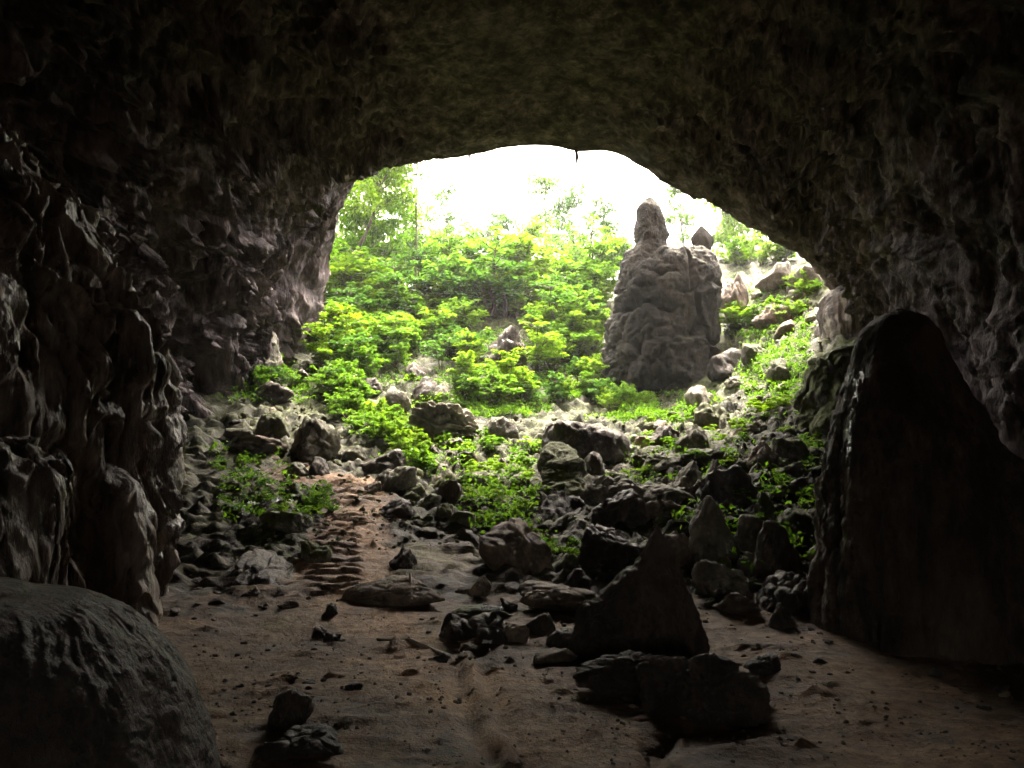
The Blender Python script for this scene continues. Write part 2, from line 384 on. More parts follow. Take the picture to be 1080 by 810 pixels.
# steps trodden into the path
def steps(pts, wd, q, y_lo, y_hi):
    mm = (1 - sstep(wd, wd + .25, polydist(xs, ys, pts) + fbm(p2 * 1.6, 2, 33) * .12))
    f = (ys + fbm(p2 * 1.2, 3, 34) * .22) / q; k = f - np.floor(f)
    return mm * (sstep(.0, .22, k) - k) * .16, mm
a, m1 = steps(STEPS, .34, .44, 0, 0); b, m2 = steps(STEPS2, .4, .6, 0, 0)
z += a * .62 + b * .75
z += slope * pathm * (fbm(p2 * 2.2, 4, 35) * .05 + np.maximum(fbm(p2 * 5, 2, 36) - .3, 0) * .12)
dr = polydist(xs, ys, RUT); z -= .06 * np.exp(-((dr - .13) / .1) ** 2) - .05 * np.exp(-(dr / .08) ** 2)
dg = polydist(xs, ys, GULLY) + fbm(p2 * 3.5, 4, 37) * .14; z -= .06 * np.exp(-(dg / .07) ** 2) - .03 * np.exp(-((dg - .25) / .2) ** 2)
z += sstep(52, 60, ys) * fbm(p2 * .12, 4, 38) * 1.2
# colours of the ground: red = bare earth, green = moss and low growth
dirt = np.maximum(floor_m * .95, pathm * 1.05)
dirt = np.where(ys > 13, np.maximum(pathm * 1.1, .35 * sstep(18, 13, ys)), dirt)
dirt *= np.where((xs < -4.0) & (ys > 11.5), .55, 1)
dirt = np.maximum(dirt, gent * .75)
mossm = slope * (1 - pathm) * (.46 + .22 * sstep(18, 36, ys)) + sstep(52, 58, ys) * .5
mossm += .35 * np.exp(-(((xs + 3.2) / 1.0) ** 2 + ((ys - 11.6) / 1.0) ** 2)) + .6 * np.exp(-(((xs + 3.6) / .8) ** 2 + ((ys - 16.0) / 1.1) ** 2)) * (1 - m1)
mossm += .3 * np.exp(-(((xs + 4.4) / 2.) ** 2 + ((ys - 20) / 2.2) ** 2)) * (1 - pathm)
trodm = (1 - sstep(.2, .9, dp + wob * .6)) * .75 * (1 - .4 * np.maximum(m1, m2))
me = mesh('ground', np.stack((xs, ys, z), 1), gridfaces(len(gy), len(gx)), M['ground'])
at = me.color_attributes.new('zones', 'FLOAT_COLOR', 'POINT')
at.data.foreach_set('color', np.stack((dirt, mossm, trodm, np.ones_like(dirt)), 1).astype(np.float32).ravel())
g = link('ground', me); g['kind'] = 'structure'
GZ = z.reshape(X.shape)
def gz(x, y):
    i = int(np.clip(np.searchsorted(gx, x) - 1, 0, len(gx) - 2)); j = int(np.clip(np.searchsorted(gy, y) - 1, 0, len(gy) - 2))
    u = np.clip((x - gx[i]) / (gx[i + 1] - gx[i]), 0, 1); v = np.clip((y - gy[j]) / (gy[j + 1] - gy[j]), 0, 1)
    return float((GZ[j, i] * (1 - u) + GZ[j, i + 1] * u) * (1 - v) + (GZ[j + 1, i] * (1 - u) + GZ[j + 1, i + 1] * u) * v)

# ------------------------------------------------------------------ the cave: one shell from behind the camera to the mouth
MU = 620
def resample(poly, n, wgt=None):
    poly = np.array(poly, float); d = np.r_[0, np.cumsum(np.linalg.norm(np.diff(poly, axis=0), axis=1))]
    t = np.linspace(0, d[-1], n)
    o = np.stack([np.interp(t, d, poly[:, k]) for k in range(poly.shape[1])], 1)
    return smooth_rows(o, 60, 0) if n > 100 else o
def sect(Y, pts):
    return resample([(x, Y, zz) for x, zz in pts], MU)
S28 = [(-11.8, -1), (-12, 3), (-12, 6), (-11.3, 9.6), (-9, 12.5), (-5, 14.2), (1, 14.8), (7, 14.1), (11.0, 12.2), (13.2, 9), (14.3, 5), (14.6, 0)]
S15 = [(-11.2, -2), (-11.8, 2), (-12, 5), (-11.6, 9), (-9.4, 12.8), (-5, 15.2), (1, 16), (8, 15.2), (11.0, 12.4), (12.0, 8.6), (12.4, 5), (12.4, -2)]
S2 = [(-12, -2), (-13, 2), (-13.3, 5), (-12.6, 9), (-10, 13), (-5, 15.6), (1, 16.2), (8, 15.4), (12, 12.8), (13.4, 8.8), (13.8, 5), (13.8, -2)]
LIP = [(318, 470, 39.6), (320, 430, 39.6), (322, 390, 39.6), (330, 350, 39.6), (343, 310, 39.4), (352, 265, 38.9), (356, 225, 37.9), (376, 188, 36.6), (398, 174, 35.6), (420, 169, 32.7), (460, 164, 31.9), (500, 161, 31.4), (530, 154, 31.1), (560, 151, 31.0),
       (590, 152, 31.0), (610, 161, 31.0), (638, 155, 31.1), (668, 168, 31.3), (700, 191, 31.5), (735, 206, 31.7), (765, 220, 31.9), (800, 240, 32.1), (840, 263, 32.3), (872, 289, 32.5), (900, 326, 33.4), (930, 372, 33.6), (960, 430, 33.7), (990, 500, 33.7), (1000, 560, 33.7)]
lip = resample([P(*q) for q in LIP], MU)
lip = np.stack([np.interp(np.linspace(0, 1, MU), np.linspace(0, 1, MU), lip[:, k]) for k in range(3)], 1)
def scaled(Y, k, cz=8):
    s = sect(Y, S2); s[:, 0] *= k; s[:, 2] = cz + (s[:, 2] - cz) * k; return s
secs = [scaled(-24, .02), scaled(-23, .55), scaled(-18, .9), sect(-6, S2), sect(2, S2), sect(15, S15), sect(28, S28), lip]
vt = np.array([0, 1, 2, 3, 4, 5, 6, 7.0])
# rows: sparse behind the camera, dense where the photo looks
tv = np.r_[np.linspace(0, 3, 14)[:-1], np.linspace(3, 4, 16)[:-1], np.linspace(4, 5, 90)[:-1], np.linspace(5, 6, 120)[:-1], np.linspace(6, 7, 170)]
def catmull(secs, t):
    i = min(int(t), len(secs) - 2); f = t - i
    p0 = secs[max(i - 1, 0)]; p1 = secs[i]; p2_ = secs[i + 1]; p3 = secs[min(i + 2, len(secs) - 1)]
    if i == len(secs) - 2:
        return p1 + (p2_ - p1) * f
    m1_ = (p2_ - p0) * .5; m2_ = (p3 - p1) * .5
    return (2 * f**3 - 3 * f**2 + 1) * p1 + (f**3 - 2 * f**2 + f) * m1_ + (-2 * f**3 + 3 * f**2) * p2_ + (f**3 - f**2) * m2_
G0 = np.stack([catmull(secs, t) for t in tv])
G0 = smooth_rows(G0, 6, 0)
n_in = len(G0)
# beyond the lip the rock turns outward and up into the cliff the cave opens in
cen = np.array((3.0, 37, 8))
rad = lip - cen; rad[:, 1] = 0; rad /= np.linalg.norm(rad, axis=1, keepdims=True)
extra = []
for out_, fwd in [(.25, .35), (.8, .7), (1.8, 1.1), (3.5, 1.4), (6, 1.6), (10, 2), (16, 2), (26, 0), (45, -4)]:
    extra.append(G0[-1] + rad * out_ + np.array((0, fwd, 0)))
# keep the lip roof thin to the sun, then thick rock above
G1 = np.concatenate([G0, np.stack(extra)], 0)
nrm = -gridnormals(G1)
ctr = G1.copy(); ctr[:, :, 0] -= 3; ctr[:, :, 2] -= 8
flip = np.sign((nrm[:n_in, :, 0] * ctr[:n_in, :, 0] + nrm[:n_in, :, 2] * ctr[:n_in, :, 2]).mean())
if flip > 0: nrm = -nrm                                     # point into the cave
sh = G1.shape; p = G1.reshape(-1, 3); nn = nrm.reshape(-1, 3)
uu = np.broadcast_to(np.linspace(0, 1, MU)[None, :], sh[:2]).ravel()
vv = np.broadcast_to(np.r_[tv, np.full(len(extra), 7.0)][:, None], sh[:2]).ravel()
ex = np.broadcast_to((np.arange(sh[0]) >= n_in)[:, None], sh[:2]).ravel()
side = np.clip(sstep(.47, .33, uu) + .75 * sstep(.56, .70, uu), 0, 1)   # strong relief on the walls, a smoother roof
leftm = sstep(.5, .36, uu)
warp = np.stack((fbm(p * .35, 3, 41), fbm(p * .35, 3, 42), fbm(p * .35, 3, 43)), 1)
pw = p + warp * .55
d = fbm(pw * .16, 3, 44) * 1.1 * (.35 + .65 * side)
flute = ridged(pw * np.array((1.0, 1.0, .16)), 4, 45)
d += (flute - .4) * .36 * (.2 + .8 * side)
flute2 = ridged(pw * np.array((3.2, 3.2, .5)), 3, 46)
d += (flute2 - .4) * .13 * (.2 + .8 * side)
# hanging pendants: bulges that swell downward and break off sharply
cellx = noise(pw * np.array((.55, .55, .12)), 47) * 2.2 + noise(pw * np.array((1.5, 1.5, .3)), 52) * .9
for sc, amp, sd_ in ((.30, .85, 0), (.75, .40, .37)):
    s_ = p[:, 2] * sc + cellx + sd_; k = s_ - np.floor(s_)
    pend = np.where(k > .08, ((1 - k) / .92) ** 1.6, k / .08)
    d += pend * amp * side * (1 - .6 * sstep(.54, .66, uu)) * sstep(-.25, .3, fbm(pw * .3, 2, 48) + .15) * (.45 + .55 * leftm)
# pockets eaten into the left wall near the mouth
f1, f2 = worley(pw * np.array((.55, .55, .5)), 49)
d -= sstep(.55, .1, f1) * 1.2 * sstep(5.2, 6.3, vv) * leftm * sstep(15, 9, p[:, 2])
d += fbm(p * np.array((2.2, 2.2, 1.4)), 5, 50, gain=.6) * .11 * (.15 + .85 * side)
cf1, cf2 = worley(pw * np.array((1.3, 1.3, .7)), 53)
rightm = sstep(.54, .66, uu)
d -= sstep(.14, .0, cf2 - cf1) * .16 * side * leftm
fl3 = ridged((p + warp * .25) * np.array((1.3, .55, .13)) + np.array((0, 0, 4.0)), 4, 54, gain=.55)
d += (fl3 - .4) * .38 * rightm
d += fbm(p * 6.0, 2, 51) * .04 * (.2 + .8 * side)
rows = np.broadcast_to(np.arange(sh[0])[:, None], sh[:2]).ravel()
# ease the relief at the lip so its outline stays where it is
ease = 1 - .72 * sstep(6.45, 7.0, vv)
d = np.where(ex, d * .28, d * ease)
nears = sstep(3.0, 4.2, vv)
pos = p + nn * (d * (.4 + .6 * nears))[:, None]
o = link('cave_wall', mesh('cave_wall', pos, gridfaces(sh[0], sh[1]), M['cave']))
o['kind'] = 'structure'; tag(o, 'dark brown limestone cave with fluted walls and a high arched roof framing the bright mouth', 'cave')

# ------------------------------------------------------------------ the damp air
bm = bmesh.new(); bmesh.ops.create_cube(bm, size=1)
for v in bm.verts: v.co = Vector((v.co.x * 300, v.co.y * 340 + 100, v.co.z * 90 + 41))
me = bpy.data.meshes.new('haze'); bm.to_mesh(me); bm.free()
hm = bpy.data.materials.new('haze'); hm.use_nodes = True; hn = hm.node_tree; hn.nodes.clear()
ho = hn.nodes.new('ShaderNodeOutputMaterial'); pv = hn.nodes.new('ShaderNodeVolumePrincipled')
pv.inputs['Color'].default_value = (0.93, 0.95, 1, 1); pv.inputs['Density'].default_value = 0.0005; pv.inputs['Anisotropy'].default_value = 0.5
hn.links.new(pv.outputs[0], ho.inputs['Volume']); me.materials.append(hm)
o = link('haze', me); o['kind'] = 'stuff'; tag(o, 'thin bright haze in the air of the cave mouth', 'haze')

# ------------------------------------------------------------------ builders for rocks
_ico = {}
def ico(n):
    if n not in _ico:
        bm = bmesh.new(); bmesh.ops.create_icosphere(bm, subdivisions=n, radius=1)
        _ico[n] = (np.array([v.co[:] for v in bm.verts]), np.array([[v.index for v in f.verts] for f in bm.faces])); bm.free()
    return _ico[n]

def rock_shape(seed, sub=4, planes=17, soft=24.0, rough=.10, layered=0.0):
    rg = np.random.RandomState(seed); d, f = ico(sub)
    n = rg.normal(size=(planes, 3)); n /= np.linalg.norm(n, axis=1, keepdims=True); h = rg.uniform(.42, .95, planes)
    n[0] = (0, 0, -1); h[0] = .34
    off = rg.uniform(-50, 50, 3)
    dw = d + np.stack([fbm(d * 1.4 + off + k * 9, 3, seed + k) for k in range(3)], 1) * rough * 1.6
    dw /= np.linalg.norm(dw, axis=1, keepdims=True)
    den = dw @ n.T; r = np.where(den > .06, h[None] / np.maximum(den, .06), 9.0)
    r = np.minimum(r, 1.25)
    r = -np.log(np.exp(-soft * r).sum(1) + math.exp(-soft * 1.25)) / soft
    p = d * r[:, None]
    e = fbm(p * 2.1 + off, 5, seed, gain=.55) * rough * 1.1 + np.minimum(ridged(p * 2.6 + off, 4, seed + 5) - .5, .35) * rough * .7
    w1, w2 = worley(p * 2.6 + off, seed + 3); e -= sstep(.16, .0, w2 - w1) * rough * .8
    if layered:
        k = (p[:, 2] + fbm(p * 1.3 + off, 2, seed + 9) * .2) / .16; k = k - np.floor(k)
        e += layered * (sstep(0, .35, k) - k) * .5
    p = p + d * e[:, None]
    lo, hi = p.min(0), p.max(0); c = (lo + hi) / 2
    p = (p - c) / ((hi - lo) / 2)          # fills -1..1 on each axis
    return p, f

def hero(px, py, w_, h_, mat, label, seed=None, name='boulder', sub=4, group='boulders on the rocky slope', dr=1.1, tilt=None, rotz=None, rough=.10, layered=0.0, planes=17, soft=24.0, sink=.22, Yd=None, cat='boulder'):
    seed = seed if seed is not None else int(px * 7 + py * 13) % 9973
    b = hit(px, py + h_ * .46) if Yd is None else P(px, py + h_ * .5, Yd)
    x, y, zz = b; s = y / F
    W = w_ * s; H = h_ * s * (1 + sink)
    p, f = rock_shape(seed, sub, planes, soft, rough, layered)
    # the photo's width and height
    v = p * np.array((W / 2, W * dr / 2, H / 2)); v[:, 2] += H / 2 - H * sink / (1 + sink)
    o = link(name, mesh(name, v, f, M[mat]), None, (x, y + W * dr * .25, zz if Yd is None else zz))
    o.rotation_euler = (R(tilt) if tilt is not None else R(-6 - seed % 12), R(seed % 17 - 8), 0)
    return tag(o, label, cat, group)

def column(name, rows, Yd, mat, label, dr=.9, nz_=160, nth=180, disp=None, cat='rock formation', group=None, parent=None, sq=2.2, tip=.12, smooth=8, lean=0.0, back=None, shear=0.0):
    rows = [(py, l, r) for py, l, r in rows]
    rr = []
    for py, l, r in rows:
        Yk = Yd
        for _ in range(8 if lean else 1):
            a = P(l, py, Yk); b_ = P(r, py, Yk); Yk = Yd + lean * (a[2] - P(l, max(q[0] for q in rows), Yd)[2])
        rr.append((a[2], (a[0] + b_[0]) / 2, (b_[0] - a[0]) / 2))
    rr.sort()
    rr = np.array(rr)
    zs = rr[:, 0]
    zt = np.linspace(zs[0] - .35, zs[-1], nz_)
    cx = np.interp(zt, zs, rr[:, 1]); ax = np.interp(zt, zs, rr[:, 2])
    for _ in range(smooth):
        cx[1:-1] = (cx[:-2] + 2 * cx[1:-1] + cx[2:]) / 4; ax[1:-1] = (ax[:-2] + 2 * ax[1:-1] + ax[2:]) / 4
    # rounded top
    hcap = ax[-1] * tip * 4
    k = np.linspace(0, 1, 9)[1:]
    zt = np.r_[zt, zt[-1] + hcap * np.sin(k * math.pi / 2)]; cx = np.r_[cx, np.full(8, cx[-1])]; ax = np.r_[ax, ax[-1] * np.maximum(np.cos(k * math.pi / 2), .002)]
    th = np.linspace(0, 2 * math.pi, nth, endpoint=False)
    c, s = np.cos(th), np.sin(th)
    den = (np.abs(c) ** sq + np.abs(s) ** sq) ** (-1 / sq)
    g_ = np.empty((len(zt), nth, 3))
    g_[:, :, 0] = cx[:, None] + ax[:, None] * (c * den)[None]
    g_[:, :, 1] = Yd + ax[:, None] * dr * (s * den)[None]
    g_[:, :, 2] = zt[:, None]
    if back is not None:                # a long mass running along the wall towards the viewer, its far corner at Yd
        g_[:, :, 1] = Yd - back + back * (s * den)[None]
        g_[:, :, 0] += shear * (g_[:, :, 1] - Yd)
    lz = lean * (zt - zs[0])
    g_[:, :, 1] += lz[:, None]
    gw = np.concatenate([g_[:, -1:], g_, g_[:, :1]], 1)
    n = gridnormals(gw)[:, 1:-1]; n[-1] = (0, 0, 1)
    cc = np.stack((cx, (Yd - (back or 0)) + lz, zt), 1)[:, None]
    if ((g_ - cc) * n).sum(-1).mean() < 0: n = -n
    pp = g_.reshape(-1, 3); nv = n.reshape(-1, 3)
    am = np.broadcast_to(ax[:, None], g_.shape[:2]).ravel()
    dd = disp(pp, nv) if disp else 0
    pp = pp + nv * (dd * np.clip(am / max(ax.max() * .7, 1e-6), 0, 1))[:, None]
    org = np.array((cx[0], Yd, zs[0]))
    o = link(name, mesh(name, pp - org, gridfaces(len(zt), nth, True), M[mat]), None, org)
    if parent:
        o.parent = parent; o.location = org - np.array(parent.location)
    else:
        tag(o, label, cat, group)
    return o

# surface reliefs
def d_flow(amp=1.0, sc=1.0):
    def f(p, n):
        wv = np.stack((fbm(p * .5 * sc, 2, 61), fbm(p * .5 * sc, 2, 62), fbm(p * .5 * sc, 2, 63)), 1)
        q = p + wv * .5 / sc
        d = (ridged(q * np.array((1.5, 1.5, .22)) * sc, 4, 64) - .4) * .13
        cell = noise(q * np.array((.9, .9, .2)) * sc, 65) * 2 + noise(q * np.array((2.4, 2.4, .4)) * sc, 66) * .8
        s_ = p[:, 2] * .62 * sc + cell; k = s_ - np.floor(s_)
        d += np.where(k > .22, ((1 - k) / .78) ** 1.2, sstep(0, .22, k)) * .24
        d += fbm(q * .5 * sc, 3, 67) * .5 + (ridged(q * np.array((4, 4, .6)) * sc, 3, 68) - .4) * .05 + fbm(p * 7 * sc, 4, 69, gain=.6) * .018
        return d * amp
    return f
def d_stal(amp=1.0, sc=1.0):
    def f(p, n):
        q = p + fbm(p * .8 * sc, 2, 71)[:, None] * .2 / sc
        d = (ridged(q * np.array((1.6, 1.6, .25)) * sc, 4, 72) - .4) * .10 + fbm(p * .9 * sc, 4, 73) * .14
        return (d + fbm(p * np.array((6, 6, 3)) * sc, 3, 74) * .025) * amp
    return f

# left: the flowstone masses
tag_g = 'flowstone masses along the left wall'
column('flowstone', [(172, -330, 30), (182, -340, 62), (205, -360, 92), (250, -380, 128), (300, -400, 160), (340, -420, 190), (375, -430, 222), (400, -430, 232), (450, -430, 234), (490, -430, 224), (540, -430, 214), (590, -430, 208), (630, -430, 200)],
       13.8, 'flow', 'huge dark flowstone mass with feathered drapery towering on the left', back=3.1, shear=.12, sq=4, nz_=330, nth=900, disp=d_flow(1.0), cat='flowstone', group=tag_g)
column('flowstone', [(458, -200, 30), (466, -210, 66), (485, -215, 92), (510, -220, 104), (545, -220, 106), (580, -215, 100), (640, -210, 92)], 9.6, 'flow',
       'rounded bulging flowstone lobe below the huge mass, behind the grey dome', back=1.3, shear=.15, sq=2.8, nz_=160, nth=400, disp=d_flow(.42, 1.5), cat='flowstone', group=tag_g)
column('flowstone', [(497, 88, 118), (508, 84, 138), (530, 82, 150), (570, 82, 154), (610, 80, 156), (640, 78, 160)], 11.0, 'flow',
       'smaller squat flowstone lobe between the rounded lobe and the tall mass', dr=.9, nz_=140, nth=160, disp=d_flow(.25, 2.0), cat='flowstone', group=tag_g)
column('stalagmite', [(582, 46, 52), (600, 40, 62), (640, 36, 70)], 10.0, 'flow', 'small pale stub peeping over the grey dome, left of its twin', dr=.8, nz_=50, nth=60, disp=d_stal(.25, 3), cat='stalagmite')
column('stalagmite', [(586, 68, 72), (602, 64, 78), (640, 60, 84)], 10.1, 'flow', 'small narrow stub peeping over the grey dome, right of its twin', dr=.8, nz_=50, nth=60, disp=d_stal(.25, 3), cat='stalagmite')

# left foreground: the dome
def d_dome(p, n):
    c = np.array((-3.4, 5.0, 0)); az = np.arctan2(p[:, 1] - c[1], p[:, 0] - c[0])
    q = np.stack((np.cos(az) * 2.2, np.sin(az) * 2.2, p[:, 2] * .55), 1) + fbm(p * 1.1, 2, 81)[:, None] * .18
    return (ridged(q * np.array((5.5, 5.5, 1.2)), 4, 82) - .4) * .011 * sstep(.1, .6, np.hypot(p[:, 0] - c[0], p[:, 1] - c[1]) - .5) + fbm(p * 1.2, 4, 83) * .06 + fbm(p * np.array((8, 8, 13)), 4, 84) * .010 + (ridged(p * np.array((2.5, 2.5, 7)) + fbm(p * 3, 2, 86)[:, None] * .6, 3, 85) - .4) * .008
DR = []
for py, r in [(626, 30), (628, 62), (633, 86), (644, 112), (661, 137), (684, 158), (708, 174), (736, 188), (764, 198), (792, 206), (820, 212), (860, 220), (900, 226)]:
    DR.append((py, -84 - r, r - 4))
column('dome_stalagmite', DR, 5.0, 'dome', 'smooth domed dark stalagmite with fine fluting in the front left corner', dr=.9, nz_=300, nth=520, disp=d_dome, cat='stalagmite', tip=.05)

# right foreground: the tall black stalagmite
def d_big(p, n):
    return d_stal(.5, 1.6)(p, n) + (ridged(p * np.array((2.6, 2.6, .3)) + fbm(p * 1.2, 2, 95)[:, None] * .3, 4, 94) - .45) * .07 + np.maximum(ridged(p * np.array((.7, .7, 2.4)) + fbm(p * 1.5, 3, 97)[:, None] * .5, 3, 96) - .5, 0) * .02 + fbm(p * np.array((3.0, 3.0, .7)), 4, 91) * .05 + fbm(p * np.array((2, 2, 9.0)), 3, 92) * .02
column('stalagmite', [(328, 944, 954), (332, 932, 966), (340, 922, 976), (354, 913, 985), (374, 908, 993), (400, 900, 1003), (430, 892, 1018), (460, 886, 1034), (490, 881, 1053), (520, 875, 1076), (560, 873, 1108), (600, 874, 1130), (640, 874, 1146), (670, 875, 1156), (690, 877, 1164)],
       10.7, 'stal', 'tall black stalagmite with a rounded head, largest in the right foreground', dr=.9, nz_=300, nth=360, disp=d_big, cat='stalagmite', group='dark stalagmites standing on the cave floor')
# middle: the pointed black one
column('stalagmite', [(554, 692, 694), (562, 689, 697), (573, 683, 704), (587, 677, 711), (598, 668, 715), (611, 651, 720), (626, 639, 726), (640, 627, 729), (655, 614, 733), (672, 609, 738), (700, 600, 744)],
       9.6, 'dark', 'jagged black stalagmite tapering to a sharp point, right of centre on the floor', dr=.8, nz_=180, nth=200, disp=d_stal(.5, 3.0), cat='stalagmite', group='dark stalagmites standing on the cave floor', smooth=2, tip=.4)
# pale and small ones in the boulder field
def stal(rows, mat, label, sc=2.5, dr=.9, amp=.5, Yd=None, **k):
    py, l, r = max(rows)
    b = hit((l + r) / 2, py)
    return column('stalagmite', rows, b[1] if Yd is None else Yd, mat, label, dr=dr, nz_=90, nth=96, disp=d_stal(amp, sc), cat='stalagmite', group='small stalagmites among the boulders', **k)
stal([(524, 745, 750), (535, 738, 758), (550, 732, 764), (566, 730, 768), (590, 728, 772)], 'pale', 'pale grey cone shaped stalagmite with a wet rounded tip among the boulders')
stal([(602, 606, 613), (612, 601, 618), (628, 598, 622)], 'dark', 'little grey stub at the edge of the smooth mound, left of the jagged black stalagmite')
stal([(520, 803, 807), (535, 799, 815), (556, 795, 822)], 'mossy', 'short pointed stub above the dark split stone, beneath the mossy ledges on the right')
stal([(552, 806, 818), (565, 803, 828), (585, 802, 836), (612, 800, 842)], 'dark', 'broad dark stub standing upright just behind the long dark boulder near the floor')
stal([(548, 782, 800), (565, 780, 806), (590, 780, 808)], 'grey', 'squat grey lumpy stub directly left of the broad dark stub')

# far middle: the rock tower
def d_tower(p, n):
    b_ = p + np.stack((fbm(p * .6, 2, 101), fbm(p * .6, 2, 107), fbm(p * .6, 2, 109)), 1) * .35
    f1, f2 = worley(b_ * np.array((1.6, 1.6, 1.15)), 102)
    g1, g2 = worley(b_ * np.array((2.1, 2.1, 1.5)), 103)
    k1, k2 = worley(b_ * np.array((.62, .62, .42)), 104)
    lf = sstep(.4, -.4, p[:, 0] - P(706, 330, 38.0)[0])
    lump = np.sqrt(np.maximum(0, 1 - (f1 / .85) ** 2)) * .58 + np.sqrt(np.maximum(0, 1 - (g1 / .85) ** 2)) * .24 - .5
    block = -sstep(.16, 0, k2 - k1) * .32 + (ridged(b_ * np.array((1.2, 1.2, .16)), 4, 108) - .5) * .14 + (k1 - .4) * .25
    return lf * lump + (1 - lf) * block + fbm(p * .5, 3, 105) * .18 + fbm(p * 3, 4, 106, gain=.6) * .08
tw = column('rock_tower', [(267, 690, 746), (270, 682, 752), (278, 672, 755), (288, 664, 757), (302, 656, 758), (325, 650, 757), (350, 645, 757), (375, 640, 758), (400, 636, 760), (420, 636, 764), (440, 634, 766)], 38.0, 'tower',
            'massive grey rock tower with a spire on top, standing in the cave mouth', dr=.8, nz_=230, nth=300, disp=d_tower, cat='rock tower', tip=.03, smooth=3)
def d_spire(p, n):
    f1, f2 = worley(p * np.array((1.3, 1.3, 1.0)), 111)
    return (.5 - f1) * .22 + fbm(p * 1.6, 5, 112, gain=.6) * .16
column('spire', [(211, 680, 690), (215, 676, 694), (222, 672, 698), (232, 670, 700), (240, 669, 703), (248, 669, 705), (256, 671, 703), (263, 667, 704), (270, 660, 708), (282, 654, 716), (300, 650, 720)], 38.0, 'tower', None, dr=.9, nz_=110, nth=110, disp=d_spire, parent=tw, smooth=2)
column('upright_stone', [(239, 738, 742), (244, 734, 747), (250, 729, 752), (255, 729, 753), (264, 734, 749), (280, 736, 746)], 39.0, 'tower', 'dark wedge shaped stone standing upright on the right rim of the rock tower', dr=.5, nz_=80, nth=80, sq=1.3, smooth=1, disp=d_stal(.16, 3), cat='standing stone')
# right: drapery flowstones at the foot of the right wall
column('flowstone', [(308, 884, 912), (318, 872, 930), (334, 864, 940), (352, 858, 945), (370, 854, 950), (400, 848, 955), (425, 846, 960)], 32.0, 'flow',
       'pale draped flowstone with curling ribs at the foot of the right wall', dr=.7, nz_=200, nth=240, disp=d_flow(.95, .8), cat='flowstone', group='flowstones at the foot of the right wall')
column('flowstone', [(372, 880, 906), (380, 864, 915), (400, 852, 922), (425, 846, 925), (450, 846, 930), (480, 856, 935), (520, 862, 940)], 23.5, 'moss',
       'mossy rounded flowstone tucked behind the tall black stalagmite', dr=.8, nz_=160, nth=200, lean=.5, disp=d_flow(.6, 1.2), cat='flowstone', group='flowstones at the foot of the right wall')
# left: stub column and ledge by the left wall
column('rock_column', [(338, 268, 280), (346, 264, 286), (360, 263, 290), (372, 264, 291), (392, 260, 294)], 33.5, 'pale', 'stubby pale rock column standing against the left wall near the mouth', dr=.9, nz_=100, nth=110, disp=d_flow(.4, 1.4), cat='rock column')
column('mossy_flowstone', [(470, 577, 596), (476, 572, 606), (490, 571, 612), (510, 571, 616), (530, 571, 617), (556, 570, 618)], 20.6, 'moss', 'ribbed moss covered flowstone column below the big dark boulder', dr=1.0, nz_=160, nth=140,
       lean=1.1, disp=lambda p, n: fbm(p * 1.4, 3, 121) * .12 + (ridged(p * np.array((1.2, 1.2, 4.0)) + fbm(p * .9, 2, 123)[:, None] * .8, 3, 122) - .4) * .06, cat='flowstone', tip=.1)

# ------------------------------------------------------------------ boulders one can tell apart
H = hero
H(324, 462, 62, 52, 'grey', 'big grey two humped boulder left of the path, above the dirt steps', sub=5)
H(285, 446, 40, 34, 'mossy', 'dark mossy boulder leaning on the left flank of the big two humped one')
H(287, 416, 50, 22, 'dark', 'long dark boulder under bushes, uphill of the two humped one')
H(317, 400, 20, 20, 'dark', 'small dark boulder half hidden by the bushes of the left slope')
H(251, 458, 36, 15, 'grey', 'flat grey slab at the edge of the tall flowstone mass')
H(266, 474, 74, 16, 'brown', 'long low brown slab in front of the dark mossy boulder')
H(369, 477, 30, 15, 'grey', 'flat grey stone touching the right end of the two humped boulder')
H(334, 492, 24, 20, 'dark', 'square dark stone under the two humped boulder')
H(309, 496, 32, 14, 'grey', 'low grey stone on the rim of the dirt path bend')
H(236, 376, 24, 14, 'pale', 'small pale boulder beside the stubby column at the left wall')
H(375, 424, 22, 20, 'grey', 'small grey boulder uphill between bush clumps, left of the angular grey one')
H(401, 441, 22, 12, 'grey', 'small flat stone among leaves left of the striped slab')
H(416, 423, 40, 28, 'grey', 'angular grey boulder among bushes above the left end of the striped slab')
H(390, 408, 30, 20, 'dark', 'dark boulder wedged among leaves behind the angular grey one')
H(439, 393, 28, 26, 'dark', 'dark upright boulder highest of the cluster above the striped slab')
H(447, 412, 42, 28, 'dark', 'black shaded boulder at the middle of the cluster above the striped slab')
H(466, 415, 30, 26, 'grey', 'grey angular boulder at the right of the cluster above the striped slab')
H(470, 448, 92, 44, 'pale', 'broad pale slab with striped layered face, middle of the slope', sub=6, layered=.55, dr=1.3, tilt=-28)
H(526, 453, 44, 24, 'grey', 'flat grey block at the right end of the striped slab')
H(407, 487, 56, 20, 'dark', 'long dark ledge stone right of the path bend')
H(418, 506, 46, 24, 'grey', 'weathered grey stone in front of the long dark ledge stone')
H(389, 515, 26, 14, 'brown', 'low brown stone on the right edge of the upper path')
H(417, 536, 40, 24, 'dark', 'dark stone on the right edge of the middle path')
H(473, 520, 26, 24, 'dark', 'dark upright stone in the low mossy ledges right of the path')
H(450, 530, 26, 18, 'mossy', 'mossy stone beside the dark upright one in the low ledges')
H(369, 366, 18, 18, 'dark', 'dark rock peeking from bushes beneath the yellow leaved shrub')
H(528, 364, 56, 46, 'dark', 'large shadowed boulder among the bushes in the middle of the slope', tilt=16)
H(540, 376, 30, 36, 'dark', 'tall dark slab leaning on the large shadowed boulder', tilt=14)
H(622, 465, 94, 52, 'dark', 'biggest dark rounded boulder below the rock tower', sub=5, rough=.06, soft=9)
